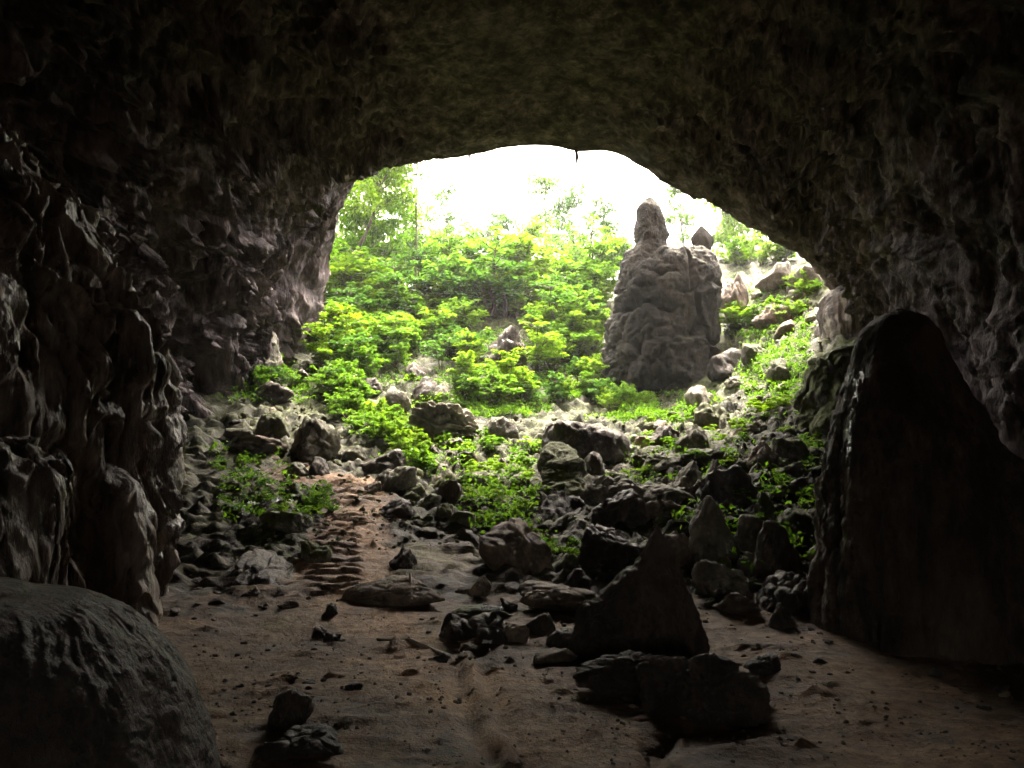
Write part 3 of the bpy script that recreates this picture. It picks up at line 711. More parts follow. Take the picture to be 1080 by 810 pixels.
H(625, 492, 26, 30, 'dark', 'small pointed dark stone in front of the biggest rounded boulder')
H(652, 520, 76, 32, 'grey', 'broad flat topped grey boulder below the biggest rounded boulder', sub=5)
H(655, 540, 62, 40, 'dark', 'dark craggy block under the broad flat topped boulder', sub=5)
H(648, 578, 76, 46, 'dark', 'very dark block directly behind the tip of the jagged black stalagmite', sub=5)
H(678, 484, 30, 20, 'mossy', 'small mossy capped stone right of the biggest rounded boulder')
H(705, 489, 52, 20, 'mossy', 'long flat moss topped slab in the boulder field')
H(740, 484, 52, 18, 'mossy', 'second long moss topped slab, farther right in the boulder field')
H(703, 463, 38, 26, 'dark', 'dark blocky boulder behind the long moss topped slabs, left one of a pair')
H(733, 463, 36, 32, 'grey', 'grey boulder with a bright tilted top facet, right one of a pair')
H(680, 468, 24, 16, 'brown', 'little brown stone leaning against the dark blocky boulder')
H(692, 449, 26, 15, 'brown', 'brown stone in the rubble under the rock tower')
H(716, 438, 24, 8, 'pale', 'thin pale slab lying in the rubble under the rock tower')
H(748, 418, 38, 28, 'pale', 'tilted pale slab at the right foot of the rock tower')
H(752, 438, 42, 24, 'mossy', 'rounded mossy boulder in front of the tilted pale slab')
H(726, 505, 38, 34, 'pale', 'boulder with a pale wet facet in the middle of the boulder field', sub=5)
H(757, 502, 22, 36, 'dark', 'dark upright stone right of the boulder with the pale wet facet')
H(714, 524, 64, 26, 'grey', 'smooth humped grey boulder with a wet back, above the pale cone', sub=5, rough=.05, soft=7)
H(700, 541, 50, 20, 'brown', 'reddish brown layered stone under the smooth humped boulder', layered=.5)
H(736, 518, 18, 24, 'pale', 'small pale stone just behind the tip of the pale cone')
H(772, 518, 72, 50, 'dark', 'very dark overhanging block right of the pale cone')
H(716, 580, 32, 34, 'brown', 'brown upright block between jagged black stalagmite and pale cone')
H(762, 614, 56, 34, 'grey', 'rounded grey boulder standing alone near the floor right of the jagged stalagmite', sub=5)
H(841, 628, 72, 46, 'dark', 'long dark boulder resting at the floor beside the tall black stalagmite', sub=5)
H(782, 641, 54, 20, 'brown', 'low reddish boulder in front of the rounded grey one')
H(826, 654, 34, 24, 'dark', 'small black boulder at the foot of the long dark one')
H(797, 598, 32, 26, 'grey', 'grey boulder left of the broad dark stub')
H(851, 557, 54, 42, 'mossy', 'large mossy boulder against the left edge of the tall black stalagmite')
H(862, 588, 28, 22, 'pale', 'small pale boulder touching the tall black stalagmite')
H(837, 501, 30, 20, 'mossy', 'mossy stone among small plants on the right slope')
H(822, 523, 32, 20, 'mossy', 'mossy ledge stone left of the large mossy boulder')
H(846, 516, 32, 22, 'grey', 'grey stone above the large mossy boulder')
H(837, 476, 44, 34, 'moss', 'round hump thick with moss on the right slope')
H(808, 480, 38, 30, 'brown', 'brown boulder left of the round mossy hump')
H(797, 452, 38, 15, 'brown', 'reddish slanting slab on the right slope, below the dark rubble')
H(771, 380, 44, 34, 'dark', 'dark boulder against the right side of the rock tower')
H(783, 312, 34, 58, 'brown', 'tall pointed brown rock right of the rock tower', sub=5, sink=.1, planes=16)
H(819, 330, 54, 28, 'brown', 'slanting brown slab right of the tall pointed rock', sub=5)
H(832, 345, 26, 20, 'brown', 'small brown block under the slanting slab')
H(824, 290, 54, 32, 'grey', 'big grey boulder high on the right slope near the roof')
H(856, 294, 42, 26, 'grey', 'tilted flat sided boulder where the roof meets the right slope')
H(800, 372, 30, 24, 'mossy', 'grey green boulder on the scree right of the rock tower')
H(826, 388, 30, 24, 'mossy', 'mossy boulder on the scree beside the mossy flowstone')
H(778, 402, 22, 12, 'pale', 'flat pale stone on the scree right of the rock tower')
# floor
F_ = dict(group='rocks on the cave floor')
H(413, 626, 114, 28, 'brown', 'long flat brown rock on the floor with a stick leaning on it', sub=5, dr=.6, rough=.05, soft=9, **F_)
H(424, 591, 30, 22, 'dark', 'dark block perched behind the long flat rock', seed=4242, **F_)
H(547, 579, 82, 58, 'brown', 'large brown boulder where the floor meets the slope, centre', sub=5, rough=.07, **F_)
H(588, 632, 84, 26, 'brown', 'smooth low mound beside the jagged black stalagmite', sub=5, rough=.05, soft=6, **F_)
H(262, 608, 84, 22, 'dome', 'smooth purplish grey mound left of the dirt steps', sub=6, rough=.09, soft=5, dr=2.6, sink=.9, tilt=9, **F_)
H(329, 585, 34, 22, 'moss', 'low green moss mound between grey mound and dirt steps', rough=.05, soft=6, **F_)
H(296, 554, 54, 22, 'mossy', 'dark mossy boulder below the white litter, left of the path', **F_)
H(316, 533, 14, 13, 'dark', 'small black stone next to the white litter', **F_)
H(264, 627, 24, 10, 'dark', 'flat dark stone in front of the purplish mound', **F_)
H(302, 640, 22, 8, 'brown', 'thin brown stone just below the dirt steps', **F_)
H(347, 645, 16, 14, 'dark', 'small dark stone on open floor below the steps, farthest of the three', **F_)
H(336, 668, 16, 11, 'dark', 'small dark stone on open floor below the steps, left of the nearest two', **F_)
H(349, 675, 20, 10, 'dark', 'small dark stone on open floor below the steps, right of the nearest two', **F_)
H(324, 722, 15, 8, 'dark', 'dark clod left of the one with a pointed end on the bare floor', **F_)
H(372, 727, 20, 9, 'dark', 'flattish dark clod on the bare floor uphill of the pointed black rock', **F_)
H(304, 757, 44, 40, 'dark', 'pointed black rock standing on the dark floor right of the dome', sub=5, planes=9, **F_)
H(330, 792, 88, 26, 'dark', 'wide low black rock at the bottom edge, below the pointed black rock', sub=5, **F_)
H(284, 800, 44, 18, 'dark', 'low black rock at the bottom edge nearest the dome', **F_)
H(505, 620, 26, 19, 'brown', 'round brown stone right of the long flat rock', **F_)
H(537, 639, 19, 11, 'dark', 'dark stone on pale dirt behind the mossy rock pile', **F_)
H(484, 667, 48, 28, 'dark', 'left black rock of the mossy pile holding a white scrap', **F_)
H(515, 666, 50, 34, 'dark', 'middle black rock of the mossy pile, directly under the white scrap', **F_)
H(543, 673, 30, 20, 'brown', 'right brown rock of the mossy pile with the white scrap', **F_)
H(505, 650, 76, 16, 'mossy', 'mossy back of the pile with the white scrap', **F_)
H(573, 663, 34, 24, 'dark', 'dark rock between the mossy pile and the jagged stalagmite', **F_)
H(600, 680, 46, 24, 'dark', 'dark rock tight against the left foot of the jagged stalagmite', **F_)
H(588, 694, 50, 14, 'brown', 'thin brown ledge at the left foot of the jagged stalagmite', **F_)
H(495, 685, 20, 8, 'dark', 'small flat stone in front of the mossy pile, left of the shiny one', **F_)
H(463, 697, 26, 9, 'dark', 'dark clod at the end of the pale root', **F_)
H(748, 730, 140, 58, 'dark', 'great low black boulder in front of the jagged stalagmite, right half', sub=6, dr=.6, tilt=0, **F_)
H(674, 719, 136, 38, 'dark', 'great low black boulder in front of the jagged stalagmite, left half', sub=6, dr=.6, tilt=0, **F_)
H(805, 704, 40, 18, 'dark', 'dark lump right behind the great low black boulder', **F_)

# ------------------------------------------------------------------ rubble one cannot tell apart: shared shapes, each an object
var = [rock_shape(300 + i, 3, 12 + i % 6, 26, .11) for i in range(12)]
vmesh = {}
def rubble(x, y, s, mat, label, group, name='rubble_rock', cat='rock', flat=.7):
    k = rnd.randrange(12)
    if (k, mat) not in vmesh: vmesh[(k, mat)] = mesh(name, var[k][0] * .5, var[k][1], M[mat])
    o = link(name, vmesh[(k, mat)], None, (x, y, gz(x, y) + s * flat * .10))
    o.scale = (s * rnd.uniform(.85, 1.3), s * rnd.uniform(.7, 1.1), s * flat * rnd.uniform(.75, 1.2))
    o.rotation_euler = (rnd.uniform(-.4, .4), rnd.uniform(-.4, .4), rnd.uniform(0, 6.28))
    return tag(o, label, cat, group)
def inpoly(x, y, poly):
    c = False; j = len(poly) - 1
    for i in range(len(poly)):
        if (poly[i][1] > y) != (poly[j][1] > y) and x < (poly[j][0] - poly[i][0]) * (y - poly[i][1]) / (poly[j][1] - poly[i][1] + 1e-9) + poly[i][0]: c = not c
        j = i
    return c
def sample(poly, n):
    xs_ = [q[0] for q in poly]; ys_ = [q[1] for q in poly]; out = []
    while len(out) < n:
        a = rnd.uniform(min(xs_), max(xs_)); b_ = rnd.uniform(min(ys_), max(ys_))
        if inpoly(a, b_, poly): out.append((a, b_))
    return out
def field(poly, n, lo, hi, mats, label, group, **k):
    for a, b_ in sample(poly, n):
        h = hit(a, b_); s = (lo + (hi - lo) * rnd.random() ** 1.8) * h[1] / F
        rubble(h[0], h[1], s, rnd.choice(mats), label, group, **k)
field([(640, 500), (660, 455), (690, 430), (760, 430), (850, 440), (868, 560), (870, 630), (800, 650), (740, 640), (735, 570), (660, 560)], 110, 7, 22, ['grey', 'mossy', 'moss', 'mossy', 'brown', 'dark', 'moss'],
      'small loose rock filling the gaps between the boulders right of centre', 'loose rocks of the boulder field')
field([(770, 400), (765, 330), (800, 300), (850, 310), (880, 330), (850, 360), (850, 430), (790, 430)], 46, 6, 18, ['grey', 'brown', 'pale', 'mossy'], 'small loose rock on the scree between rock tower and right wall', 'loose rocks of the right scree')
field([(420, 470), (560, 470), (570, 560), (510, 575), (430, 550)], 56, 9, 30, ['mossy', 'dark', 'moss'], 'small rock in the low mossy ledges between path and mossy flowstone', 'rocks of the mossy ledges')
field([(235, 420), (330, 410), (350, 500), (300, 510), (235, 560), (225, 500)], 30, 6, 20, ['mossy', 'dark', 'brown'], 'small rock on the slope left of the path', 'rocks of the left slope')
field([(180, 600), (240, 570), (260, 640), (180, 650)], 14, 6, 22, ['dark', 'flow'], 'small flat rock between tall flowstone mass and purplish mound', 'rocks by the purplish mound', flat=.4)
field([(760, 665), (870, 660), (1080, 715), (1080, 760), (900, 740), (800, 720)], 26, 4, 18, ['dark', 'brown'], 'small dark rock scattered on the floor before the tall black stalagmite', 'rocks before the tall black stalagmite', flat=.5)
field([(215, 715), (390, 715), (390, 740), (220, 740)], 22, 4, 14, ['dark'], 'small dark clod in the row across the floor below the steps', 'clods across the floor', flat=.5, name='soil_clod', cat='soil clod')

# pebbles and crumbs nobody could count
def scatter_mesh(name, pts, sizes, shape, mat):
    v0, f0 = shape; V = []; Fc = []; k = 0
    for (x, y), s in zip(pts, sizes):
        a = rnd.uniform(0, 6.28); c, si = math.cos(a), math.sin(a)
        v = v0 * np.array((s, s * rnd.uniform(.6, 1), s * rnd.uniform(.4, .8))) * .5
        v = np.stack((v[:, 0] * c - v[:, 1] * si + x, v[:, 0] * si + v[:, 1] * c + y, v[:, 2] + gz(x, y) + s * .1), 1)
        V.append(v); Fc.append(f0 + k); k += len(v)
    return mesh(name, np.concatenate(V), np.concatenate(Fc), mat)
small = rock_shape(77, 2, 9, 16, .12)
pts = []; szs = []
for a, b_ in sample([(200, 640), (400, 620), (640, 620), (860, 650), (1080, 700), (1080, 810), (230, 810), (200, 700)], 2600):
    if noise(np.array([[a * .012, b_ * .03, 0]]), 5)[0] < -.05 and rnd.random() < .8: continue
    h = hit(a, b_); pts.append(h[:2]); szs.append((1.2 + 6.5 * rnd.random() ** 4) * h[1] / F)
o = link('pebbles', scatter_mesh('pebbles', pts, szs, small, M['brown'])); o['kind'] = 'stuff'; tag(o, 'pebbles and crumbs of earth strewn over the brown cave floor', 'pebbles')
pts = []; szs = []
for a, b_ in sample([(230, 600), (240, 430), (330, 400), (560, 440), (640, 430), (760, 410), (780, 300), (880, 320), (870, 640), (600, 600), (430, 580)], 3200):
    h = hit(a, b_); pts.append(h[:2]); szs.append((1.5 + 6 * rnd.random() ** 2.2) * h[1] / F)
o = link('gravel', scatter_mesh('gravel', pts, szs, small, M['moss'])); o['kind'] = 'stuff'; tag(o, 'grey gravel and stone chips littering the rocky slope', 'gravel')

# ------------------------------------------------------------------ plants
def leaves(pts, dirs, size, rg, asp=.5, droop=.3):
    """one folded leaf per point, growing along dirs"""
    n = len(pts); d = dirs / (np.linalg.norm(dirs, axis=1, keepdims=True) + 1e-9)
    up = rg.normal(size=(n, 3)) * .45 + np.array((0, 0, 1.0))
    s = np.cross(d, up); s /= np.linalg.norm(s, axis=1, keepdims=True) + 1e-9
    u = np.cross(s, d)
    L = (size * rg.uniform(.6, 1.25, n))[:, None]; W = L * asp
    a = pts; tip = pts + d * L - np.array((0, 0, 1)) * L * droop
    m = pts + d * L * .45 + u * L * .05
    v = np.stack((a, m + s * W * .5 + u * W * .12, tip, m - s * W * .5 + u * W * .12), 1).reshape(-1, 3)
    f = np.arange(n * 4).reshape(-1, 4)
    return v, f
def tube(pts, r0, r1, k=6):
    pts = np.array(pts, float); n = len(pts); t = np.gradient(pts, axis=0); t /= np.linalg.norm(t, axis=1, keepdims=True) + 1e-9
    ref = np.array((.31, .95, .1)); a = np.cross(t, ref); a /= np.linalg.norm(a, axis=1, keepdims=True) + 1e-9; b_ = np.cross(t, a)
    r = np.linspace(r0, r1, n)[:, None, None]; th = np.linspace(0, 2 * math.pi, k, endpoint=False)
    v = pts[:, None] + r * (np.cos(th)[None, :, None] * a[:, None] + np.sin(th)[None, :, None] * b_[:, None])
    return v.reshape(-1, 3), gridfaces(n, k, True)
def joinm(parts):
    V = []; Fc = []; k = 0
    for v, f in parts: V.append(v); Fc.append(f + k); k += len(v)
    return np.concatenate(V), np.concatenate(Fc)
def bush_shape(seed, stems=9, spread=.75, leaf=.11, whorl=7, twigs=3):
    """a bush one unit tall"""
    rg = np.random.RandomState(seed); tubes = []; P_, D_ = [], []
    for i in range(stems):
        az = rg.uniform(0, 6.28); lean = rg.uniform(.1, 1.0) * spread; hh = rg.uniform(.45, 1.0) * (1.05 - .25 * lean)
        t = np.linspace(0, 1, 6)
        st = np.stack((np.cos(az) * lean * t ** 1.4, np.sin(az) * lean * t ** 1.4, hh * t), 1) + np.cumsum(rg.normal(size=(6, 3)) * .018, 0)
        tubes.append(tube(st, .014, .005, 4))
        ends = [(st[-1], st[-1] - st[-2])]
        for j in range(twigs):
            k = rg.randint(2, 5); a2 = rg.uniform(0, 6.28); L = rg.uniform(.12, .3)
            e = st[k] + np.array((math.cos(a2) * L, math.sin(a2) * L, L * rg.uniform(.1, .7)))
            tubes.append(tube([st[k], (st[k] + e) / 2 + (0, 0, .02), e], .007, .003, 3)); ends.append((e, e - st[k]))
        for e, dv in ends:
            for ring in range(3):
                c = e - dv / (np.linalg.norm(dv) + 1e-9) * ring * .055
                a0 = rg.uniform(0, 6.28)
                for q in range(whorl):
                    a3 = a0 + q * 6.28 / whorl + rg.normal() * .25
                    P_.append(c + rg.normal(size=3) * .012); D_.append((math.cos(a3), math.sin(a3), rg.uniform(-.1, .45)))
    v, f = leaves(np.array(P_), np.array(D_), np.full(len(P_), leaf), rg)
    return (v, f), joinm(tubes)
bvar = [bush_shape(500 + i, stems=8 + i % 4 * 2, spread=.55 + .1 * (i % 4), leaf=(.10, .13, .085, .115)[i % 4]) for i in range(8)]
bvar += [bush_shape(560 + i, stems=(3, 4, 2)[i], spread=.22, leaf=.075, whorl=6, twigs=9) for i in range(3)]
bm_ = {}
def bush(x, y, h, mat, label, group, wide=1.0, name='bush', cat='bush', k=None, z0=None, kk=None):
    k = (rnd.choice(kk) if kk else rnd.randrange(8)) if k is None else k
    if (k, mat) not in bm_:
        (v, f), (sv_, sf) = bvar[k]
        bm_[(k, mat)] = (mesh('foliage', v, f, M[mat], False), mesh('stem', sv_, sf, M['bark']))
    e = empty(name, (x, y, (gz(x, y) if z0 is None else z0) - .05)); e.rotation_euler = (0, 0, rnd.uniform(0, 6.28)); e.scale = (h * wide, h * wide, h)
    tag(e, label, cat, group)
    link('foliage', bm_[(k, mat)][0], e); link('stem', bm_[(k, mat)][1], e)
    return e
NOBUSH = [(500, 342, 562, 412), (382, 396, 486, 446), (236, 350, 262, 384), (560, 438, 670, 520), (750, 405, 800, 450)]
def thicket(poly, n, lo, hi, mats, label, group, wide=1.0, **k):
    for a, b_ in sample(poly, n):
        if any(q[0] < a < q[2] and q[1] < b_ < q[3] for q in NOBUSH): continue
        h = hit(a, b_); bush(h[0], h[1], rnd.uniform(lo, hi) * h[1] / F, rnd.choice(mats), label, group, wide * rnd.uniform(.9, 1.25), **k)
LG = ['leaf', 'leaf', 'leafy', 'leafd']
thicket([(330, 345), (380, 325), (440, 330), (470, 350), (420, 385), (345, 395), (318, 385)], 44, 24, 46, LG, 'bright green bush crowding the upper left of the slope beside the left wall', 'bushes of the upper left slope')
thicket([(440, 325), (560, 310), (620, 315), (640, 345), (560, 360), (470, 350)], 46, 26, 48, ['leaf', 'leafy', 'leafy', 'leaf', 'leafd'], 'sunlit green bush on the brow of the slope at the middle of the mouth', 'bushes on the brow of the slope')
thicket([(470, 370), (515, 365), (565, 380), (575, 425), (530, 435), (480, 420)], 26, 24, 44, LG, 'green bush on the middle slope between the striped slab and the big dark boulder', 'bushes of the middle slope')
thicket([(395, 362), (505, 358), (500, 392), (400, 394)], 14, 20, 34, LG, 'green bush directly uphill of the dark boulder cluster, left of the shadowed boulder', 'bushes uphill of the boulder cluster')
thicket([(560, 365), (635, 355), (636, 415), (585, 430)], 26, 22, 42, LG, 'green bush at the left foot of the rock tower', 'bushes left of the rock tower')
thicket([(320, 395), (390, 400), (390, 450), (345, 430)], 24, 20, 38, LG, 'green bush between the two humped boulder and the cluster of dark boulders', 'bushes above the two humped boulder')
thicket([(385, 452), (430, 455), (450, 480), (440, 498), (400, 475)], 14, 16, 30, ['leaf', 'leafy'], 'leafy green plant in the gap left of the striped slab', 'plants left of the striped slab', name='leafy_plant', cat='plant')
thicket([(340, 430), (400, 445), (470, 470), (450, 500), (420, 490), (360, 455)], 16, 16, 34, ['leaf', 'leafy', 'leaf'], 'green plant among stones between the dark boulder cluster and the path bend', 'plants above the path bend', name='leafy_plant', cat='plant')
thicket([(240, 395), (310, 390), (315, 415), (245, 420)], 9, 16, 30, ['leaf', 'leafd'], 'low green bush by the left wall under the stubby column', 'bushes under the stubby column')
thicket([(775, 350), (845, 345), (840, 330), (770, 335)], 9, 18, 30, ['leaf', 'leafy'], 'green bush beside the tall pointed brown rock', 'bushes by the pointed brown rock')
thicket([(768, 262), (835, 265), (838, 280), (790, 290), (768, 280)], 14, 16, 30, ['leafy', 'leaf'], 'yellow green bush high on the right, just under the roof edge', 'bushes under the right roof edge')
thicket([(835, 305), (868, 300), (862, 322), (830, 322)], 6, 14, 24, ['leaf', 'leafy'], 'green bush between grey boulder and pale draped flowstone', 'bushes by the pale draped flowstone')
thicket([(762, 290), (775, 280), (782, 360), (765, 365)], 4, 18, 30, ['leafy', 'leaf'], 'bright bush squeezed against the right side of the rock tower', 'bushes right of the rock tower')
thicket([(320, 530), (358, 530), (358, 545), (330, 548)], 4, 16, 26, ['leaf'], 'leafy green plant on the left edge of the dirt path', 'plants on the left path edge', name='leafy_plant', cat='plant')
thicket([(585, 412), (665, 420), (665, 436), (600, 436)], 14, 16, 30, ['leaf', 'leafd', 'leafy'], 'low plant directly above the biggest dark rounded boulder', 'plants above the biggest boulder', name='leafy_plant', cat='plant')
thicket([(640, 425), (700, 425), (700, 435), (650, 437)], 6, 12, 22, ['leaf', 'leafy'], 'low plant in the strip of green under the rock tower', 'plants under the rock tower', name='leafy_plant', cat='plant')
h = hit(372, 372); bush(h[0], h[1], 58 * h[1] / F, 'leafyel', 'slender yellow leaved shrub standing out among green bushes', None, .6, name='yellow_shrub', cat='shrub', k=0)
h = hit(143, 627, 9, 20); bush(h[0], h[1], 20 * h[1] / F, 'leaf', 'single little green plant at the foot of the flowstone lobes', None, .8, name='leafy_plant', cat='plant', k=2)
thicket([(350, 330), (450, 305), (560, 300), (630, 305), (636, 330), (500, 335), (400, 345)], 34, 44, 95, ['leafy', 'leaf', 'leafd'], 'slim sapling rising above the bushes on the brow of the slope', 'saplings on the brow', wide=1.15, name='sapling', cat='sapling', kk=(8, 9, 10))
thicket([(330, 350), (480, 345), (620, 340), (620, 400), (480, 395), (330, 400)], 26, 40, 70, ['leafy', 'leaf', 'leafd'], 'slim sapling among the bushes half way up the slope', 'saplings among the bushes', wide=1.15, name='sapling', cat='sapling', kk=(8, 9, 10))
# low herbs between the bushes
PP = []; SZ = []
rg = np.random.RandomState(42)
for poly, n in (([(320, 330), (450, 318), (640, 312), (640, 420), (560, 440), (480, 440), (400, 430), (330, 420)], 3600), ([(235, 400), (320, 390), (330, 430), (240, 430)], 350),
                ([(770, 265), (850, 290), (860, 330), (840, 420), (800, 400), (770, 350)], 420), ([(225, 475), (290, 480), (350, 540), (330, 555), (228, 555)], 150), ([(575, 412), (700, 422), (700, 446), (590, 442)], 900), ([(760, 350), (850, 350), (860, 420), (790, 430)], 450), ([(480, 425), (580, 425), (580, 440), (480, 445)], 300), ([(400, 440), (470, 470), (460, 500), (400, 490)], 200), ([(430, 470), (575, 470), (575, 570), (500, 570)], 330), ([(600, 420), (760, 420), (760, 445), (600, 445)], 900), ([(640, 450), (860, 440), (865, 600), (800, 620), (640, 520)], 380)):
    for a, b_ in sample(poly, n):
        if noise(np.array([[a * .035, b_ * .06, 0.5]]), 8)[0] < -.12: continue
        h = hit(a, b_); c = np.array((h[0], h[1], gz(h[0], h[1])))
        for q in range(6): PP.append(c + rg.normal(size=3) * np.array((.12, .12, .05)) + (0, 0, .12 + .1 * rg.random_sample())); SZ.append(.10 + .07 * rg.random_sample())
PP = np.array(PP); DD = rg.normal(size=PP.shape) + np.array((0, 0, .3))
v, f = leaves(PP, DD, np.array(SZ), rg)
o = link('low_herbs', mesh('low_herbs', v, f, M['leaf'], False)); o['kind'] = 'stuff'; tag(o, 'low leafy growth covering the soil between the bushes', 'undergrowth')
# small sprigs: one mesh each
spv = []
for i in range(5):
    (v, f), _s = bush_shape(700 + i, stems=5, spread=1.1, leaf=.26, whorl=5, twigs=1); spv.append((v, f))
spm = {}
def sprigs(poly, n, lo, hi, mats, label, group):
    for a, b_ in sample(poly, n):
        h = hit(a, b_); s = rnd.uniform(lo, hi) * h[1] / F; k = rnd.randrange(5); m = rnd.choice(mats)
        if (k, m) not in spm: spm[(k, m)] = mesh('leafy_sprig', spv[k][0], spv[k][1], M[m], False)
        o = link('leafy_sprig', spm[(k, m)], None, (h[0], h[1], gz(h[0], h[1]) + .02)); o.scale = (s, s, s * .8); o.rotation_euler = (0, 0, rnd.uniform(0, 6.28))
        tag(o, label, 'plant', group)
SG = ['leaf', 'leafy']
sprigs([(660, 440), (800, 450), (815, 560), (700, 520)], 34, 9, 18, SG, 'tiny bright sprig between the stones of the boulder field below the rock tower', 'sprigs in the boulder field')
sprigs([(480, 470), (560, 460), (565, 560), (500, 560)], 50, 11, 21, SG, 'tiny bright sprig on the mossy ledges between striped slab and mossy flowstone', 'sprigs on the mossy ledges')
sprigs([(520, 545), (560, 550), (640, 595), (640, 608), (600, 600), (545, 565)], 22, 10, 17, SG, 'tiny bright sprig in the line running down behind the large brown boulder', 'sprigs behind the large brown boulder')
sprigs([(225, 480), (270, 475), (285, 545), (228, 545)], 26, 9, 16, ['leaf', 'leafd'], 'tiny dull sprig on the dark bank between flowstone mass and path', 'sprigs on the left bank')
sprigs([(265, 535), (330, 530), (345, 550), (270, 552)], 16, 10, 16, SG, 'tiny sprig around the white litter left of the path', 'sprigs around the white litter')
sprigs([(815, 420), (860, 430), (868, 540), (820, 530)], 30, 9, 17, SG, 'tiny sprig on the mossy rocks left of the tall black stalagmite', 'sprigs by the tall black stalagmite')
sprigs([(640, 500), (690, 497), (690, 506), (645, 510)], 8, 9, 14, ['leafy'], 'tiny yellow green sprig on top of the broad flat topped boulder', 'sprigs on the flat topped boulder')
sprigs([(790, 430), (850, 425), (820, 445), (795, 445)], 10, 10, 18, ['leafy'], 'tiny bright sprig on the scree below the mossy flowstone', 'sprigs on the scree')

# ------------------------------------------------------------------ trees outside the mouth
def tree(base, top, label, mat, crown_r, crown_lo=.35, r0=.12, nl=1500, leaf=.30, seed=0, clumps=26, name='tree', group='trees outside the cave mouth', lean=None):
    rg = np.random.RandomState(900 + seed)
    base = np.array(base, float); top = np.array(top, float); L = top - base; Hh = np.linalg.norm(L)
    t = np.linspace(0, 1, 12)
    tr = L[None] * t[:, None] + np.cumsum(rg.normal(size=(12, 3)) * Hh * .008, 0) * t[:, None]
    tubes = [tube(tr, r0, r0 * .25, 8)]; cl = []
    for i in range(clumps):
        f = rg.uniform(crown_lo, 1.0); c0 = np.array([np.interp(f, t, tr[:, k]) for k in range(3)])
        az = rg.uniform(0, 6.28); rr_ = crown_r * rg.uniform(.35, 1.0) * (1.15 - .55 * (f - crown_lo) / (1 - crown_lo + 1e-6))
        e = c0 + np.array((math.cos(az) * rr_, math.sin(az) * rr_, rr_ * rg.uniform(-.1, .7)))
        mid = (c0 + e) / 2 + np.array((0, 0, rr_ * .12))
        tubes.append(tube([c0, mid, e], r0 * .28, r0 * .06, 5)); cl.append((e, crown_r * rg.uniform(.16, .34)))
        if rg.random_sample() < .6: cl.append((mid + rg.normal(size=3) * rr_ * .12, crown_r * rg.uniform(.12, .22)))
    n_each = max(8, int(nl * 2.2) // len(cl)); PP, DD = [], []
    for c, r in cl:
        g_ = rg.normal(size=(n_each, 3)); g_ /= np.linalg.norm(g_, axis=1, keepdims=True); g_ *= rg.uniform(.2, 1, (n_each, 1)) ** .6
        PP.append(c + g_ * r * np.array((1.25, 1.25, .7))); DD.append(g_ + np.array((0, 0, .1)) + rg.normal(size=(n_each, 3)) * .4)
    PP = np.concatenate(PP); DD = np.concatenate(DD)
    v, f = leaves(PP, DD, np.full(len(PP), leaf), rg, .55, .35)
    e = empty(name, base); tag(e, label, 'tree', group)
    tv_, tf = joinm(tubes); link('trunk', mesh('trunk', tv_, tf, M['bark']), e); link('crown', mesh('crown', v, f, M[mat], False), e)
    return e
def at(px, Yd):
    x = (px - 540) / F * Yd; return np.array((x, Yd, tps(x, Yd)[0]))
def tree_px(pb, pt, pyt, Yd, *a, **k):
    b_ = at(pb, Yd); t_ = P(pt, pyt, Yd); b_[2] -= .2
    return tree(b_, t_, *a, **k)
tree_px(352, 428, 160, 49, 'leaning tree with a slanting bare trunk beside the left jamb of the mouth', 'leafy', 2.6, .55, .13, 1600, .26, 1)
tree_px(388, 395, 165, 53, 'leafy light green tree filling the left corner of the mouth', 'leaf', 3.0, .15, .14, 3000, .30, 2, clumps=40)
tree_px(437, 439, 130, 52, 'thin straight tree with a dark bare trunk left of the open sky', 'leafd', 1.7, .5, .09, 420, .26, 3, clumps=14)
tree_px(415, 420, 215, 58, 'dense round green tree behind the leaning tree', 'leaf', 3.2, .1, .14, 2200, .32, 4, clumps=34)
tree_px(360, 366, 200, 56, 'tall leafy tree pressed against the left jamb', 'leafy', 2.6, .15, .12, 1800, .30, 5, clumps=30)
tree_px(520, 522, 225, 78, 'faint slender tree far off under the open sky, left of two', 'leafd', 3.2, .3, .15, 1000, .36, 6, clumps=16)
tree_px(606, 603, 205, 80, 'faint slender tree far off under the open sky, right of two', 'leafd', 3.4, .3, .15, 1100, .36, 7, clumps=16)
tree_px(553, 556, 243, 60, 'pointed bright bushy tree rising from the brow of the slope', 'leafy', 2.2, .1, .1, 1500, .28, 8, clumps=30)
tree_px(648, 650, 255, 56, 'bright bushy tree just left of the rock tower', 'leaf', 1.9, .1, .1, 1300, .28, 9, clumps=26)
tree_px(698, 697, 150, 62, 'bare thin trunk in place of the hanging vine behind the spire of the rock tower', 'leafd', 1.4, .75, .11, 200, .26, 10, clumps=8)  # tree trunk built in place of a vine hanging from the roof
tree_px(725, 722, 190, 70, 'pale slim tree behind the rock tower under the roof edge', 'leaf', 2.0, .35, .12, 700, .3, 11, clumps=18)
tree_px(772, 768, 215, 64, 'yellow green tree on the hillside right of the rock tower', 'leafy', 2.2, .2, .11, 1300, .3, 12, clumps=26)
tree_px(805, 803, 230, 66, 'short yellow green tree under the right roof edge', 'leafy', 2.0, .15, .1, 1200, .28, 13, clumps=24)
tree_px(480, 482, 262, 62, 'low rounded tree on the brow left of the pointed bushy one', 'leaf', 2.6, .1, .1, 1500, .3, 14, clumps=26)
tree_px(508, 507, 275, 58, 'darker low tree on the brow beneath the open sky', 'leafd', 2.2, .1, .1, 1200, .28, 15, clumps=24)
tree_px(596, 598, 268, 62, 'low pale green tree on the brow, right of the pointed bushy one', 'leafy', 2.3, .1, .1, 1300, .3, 16, clumps=24)
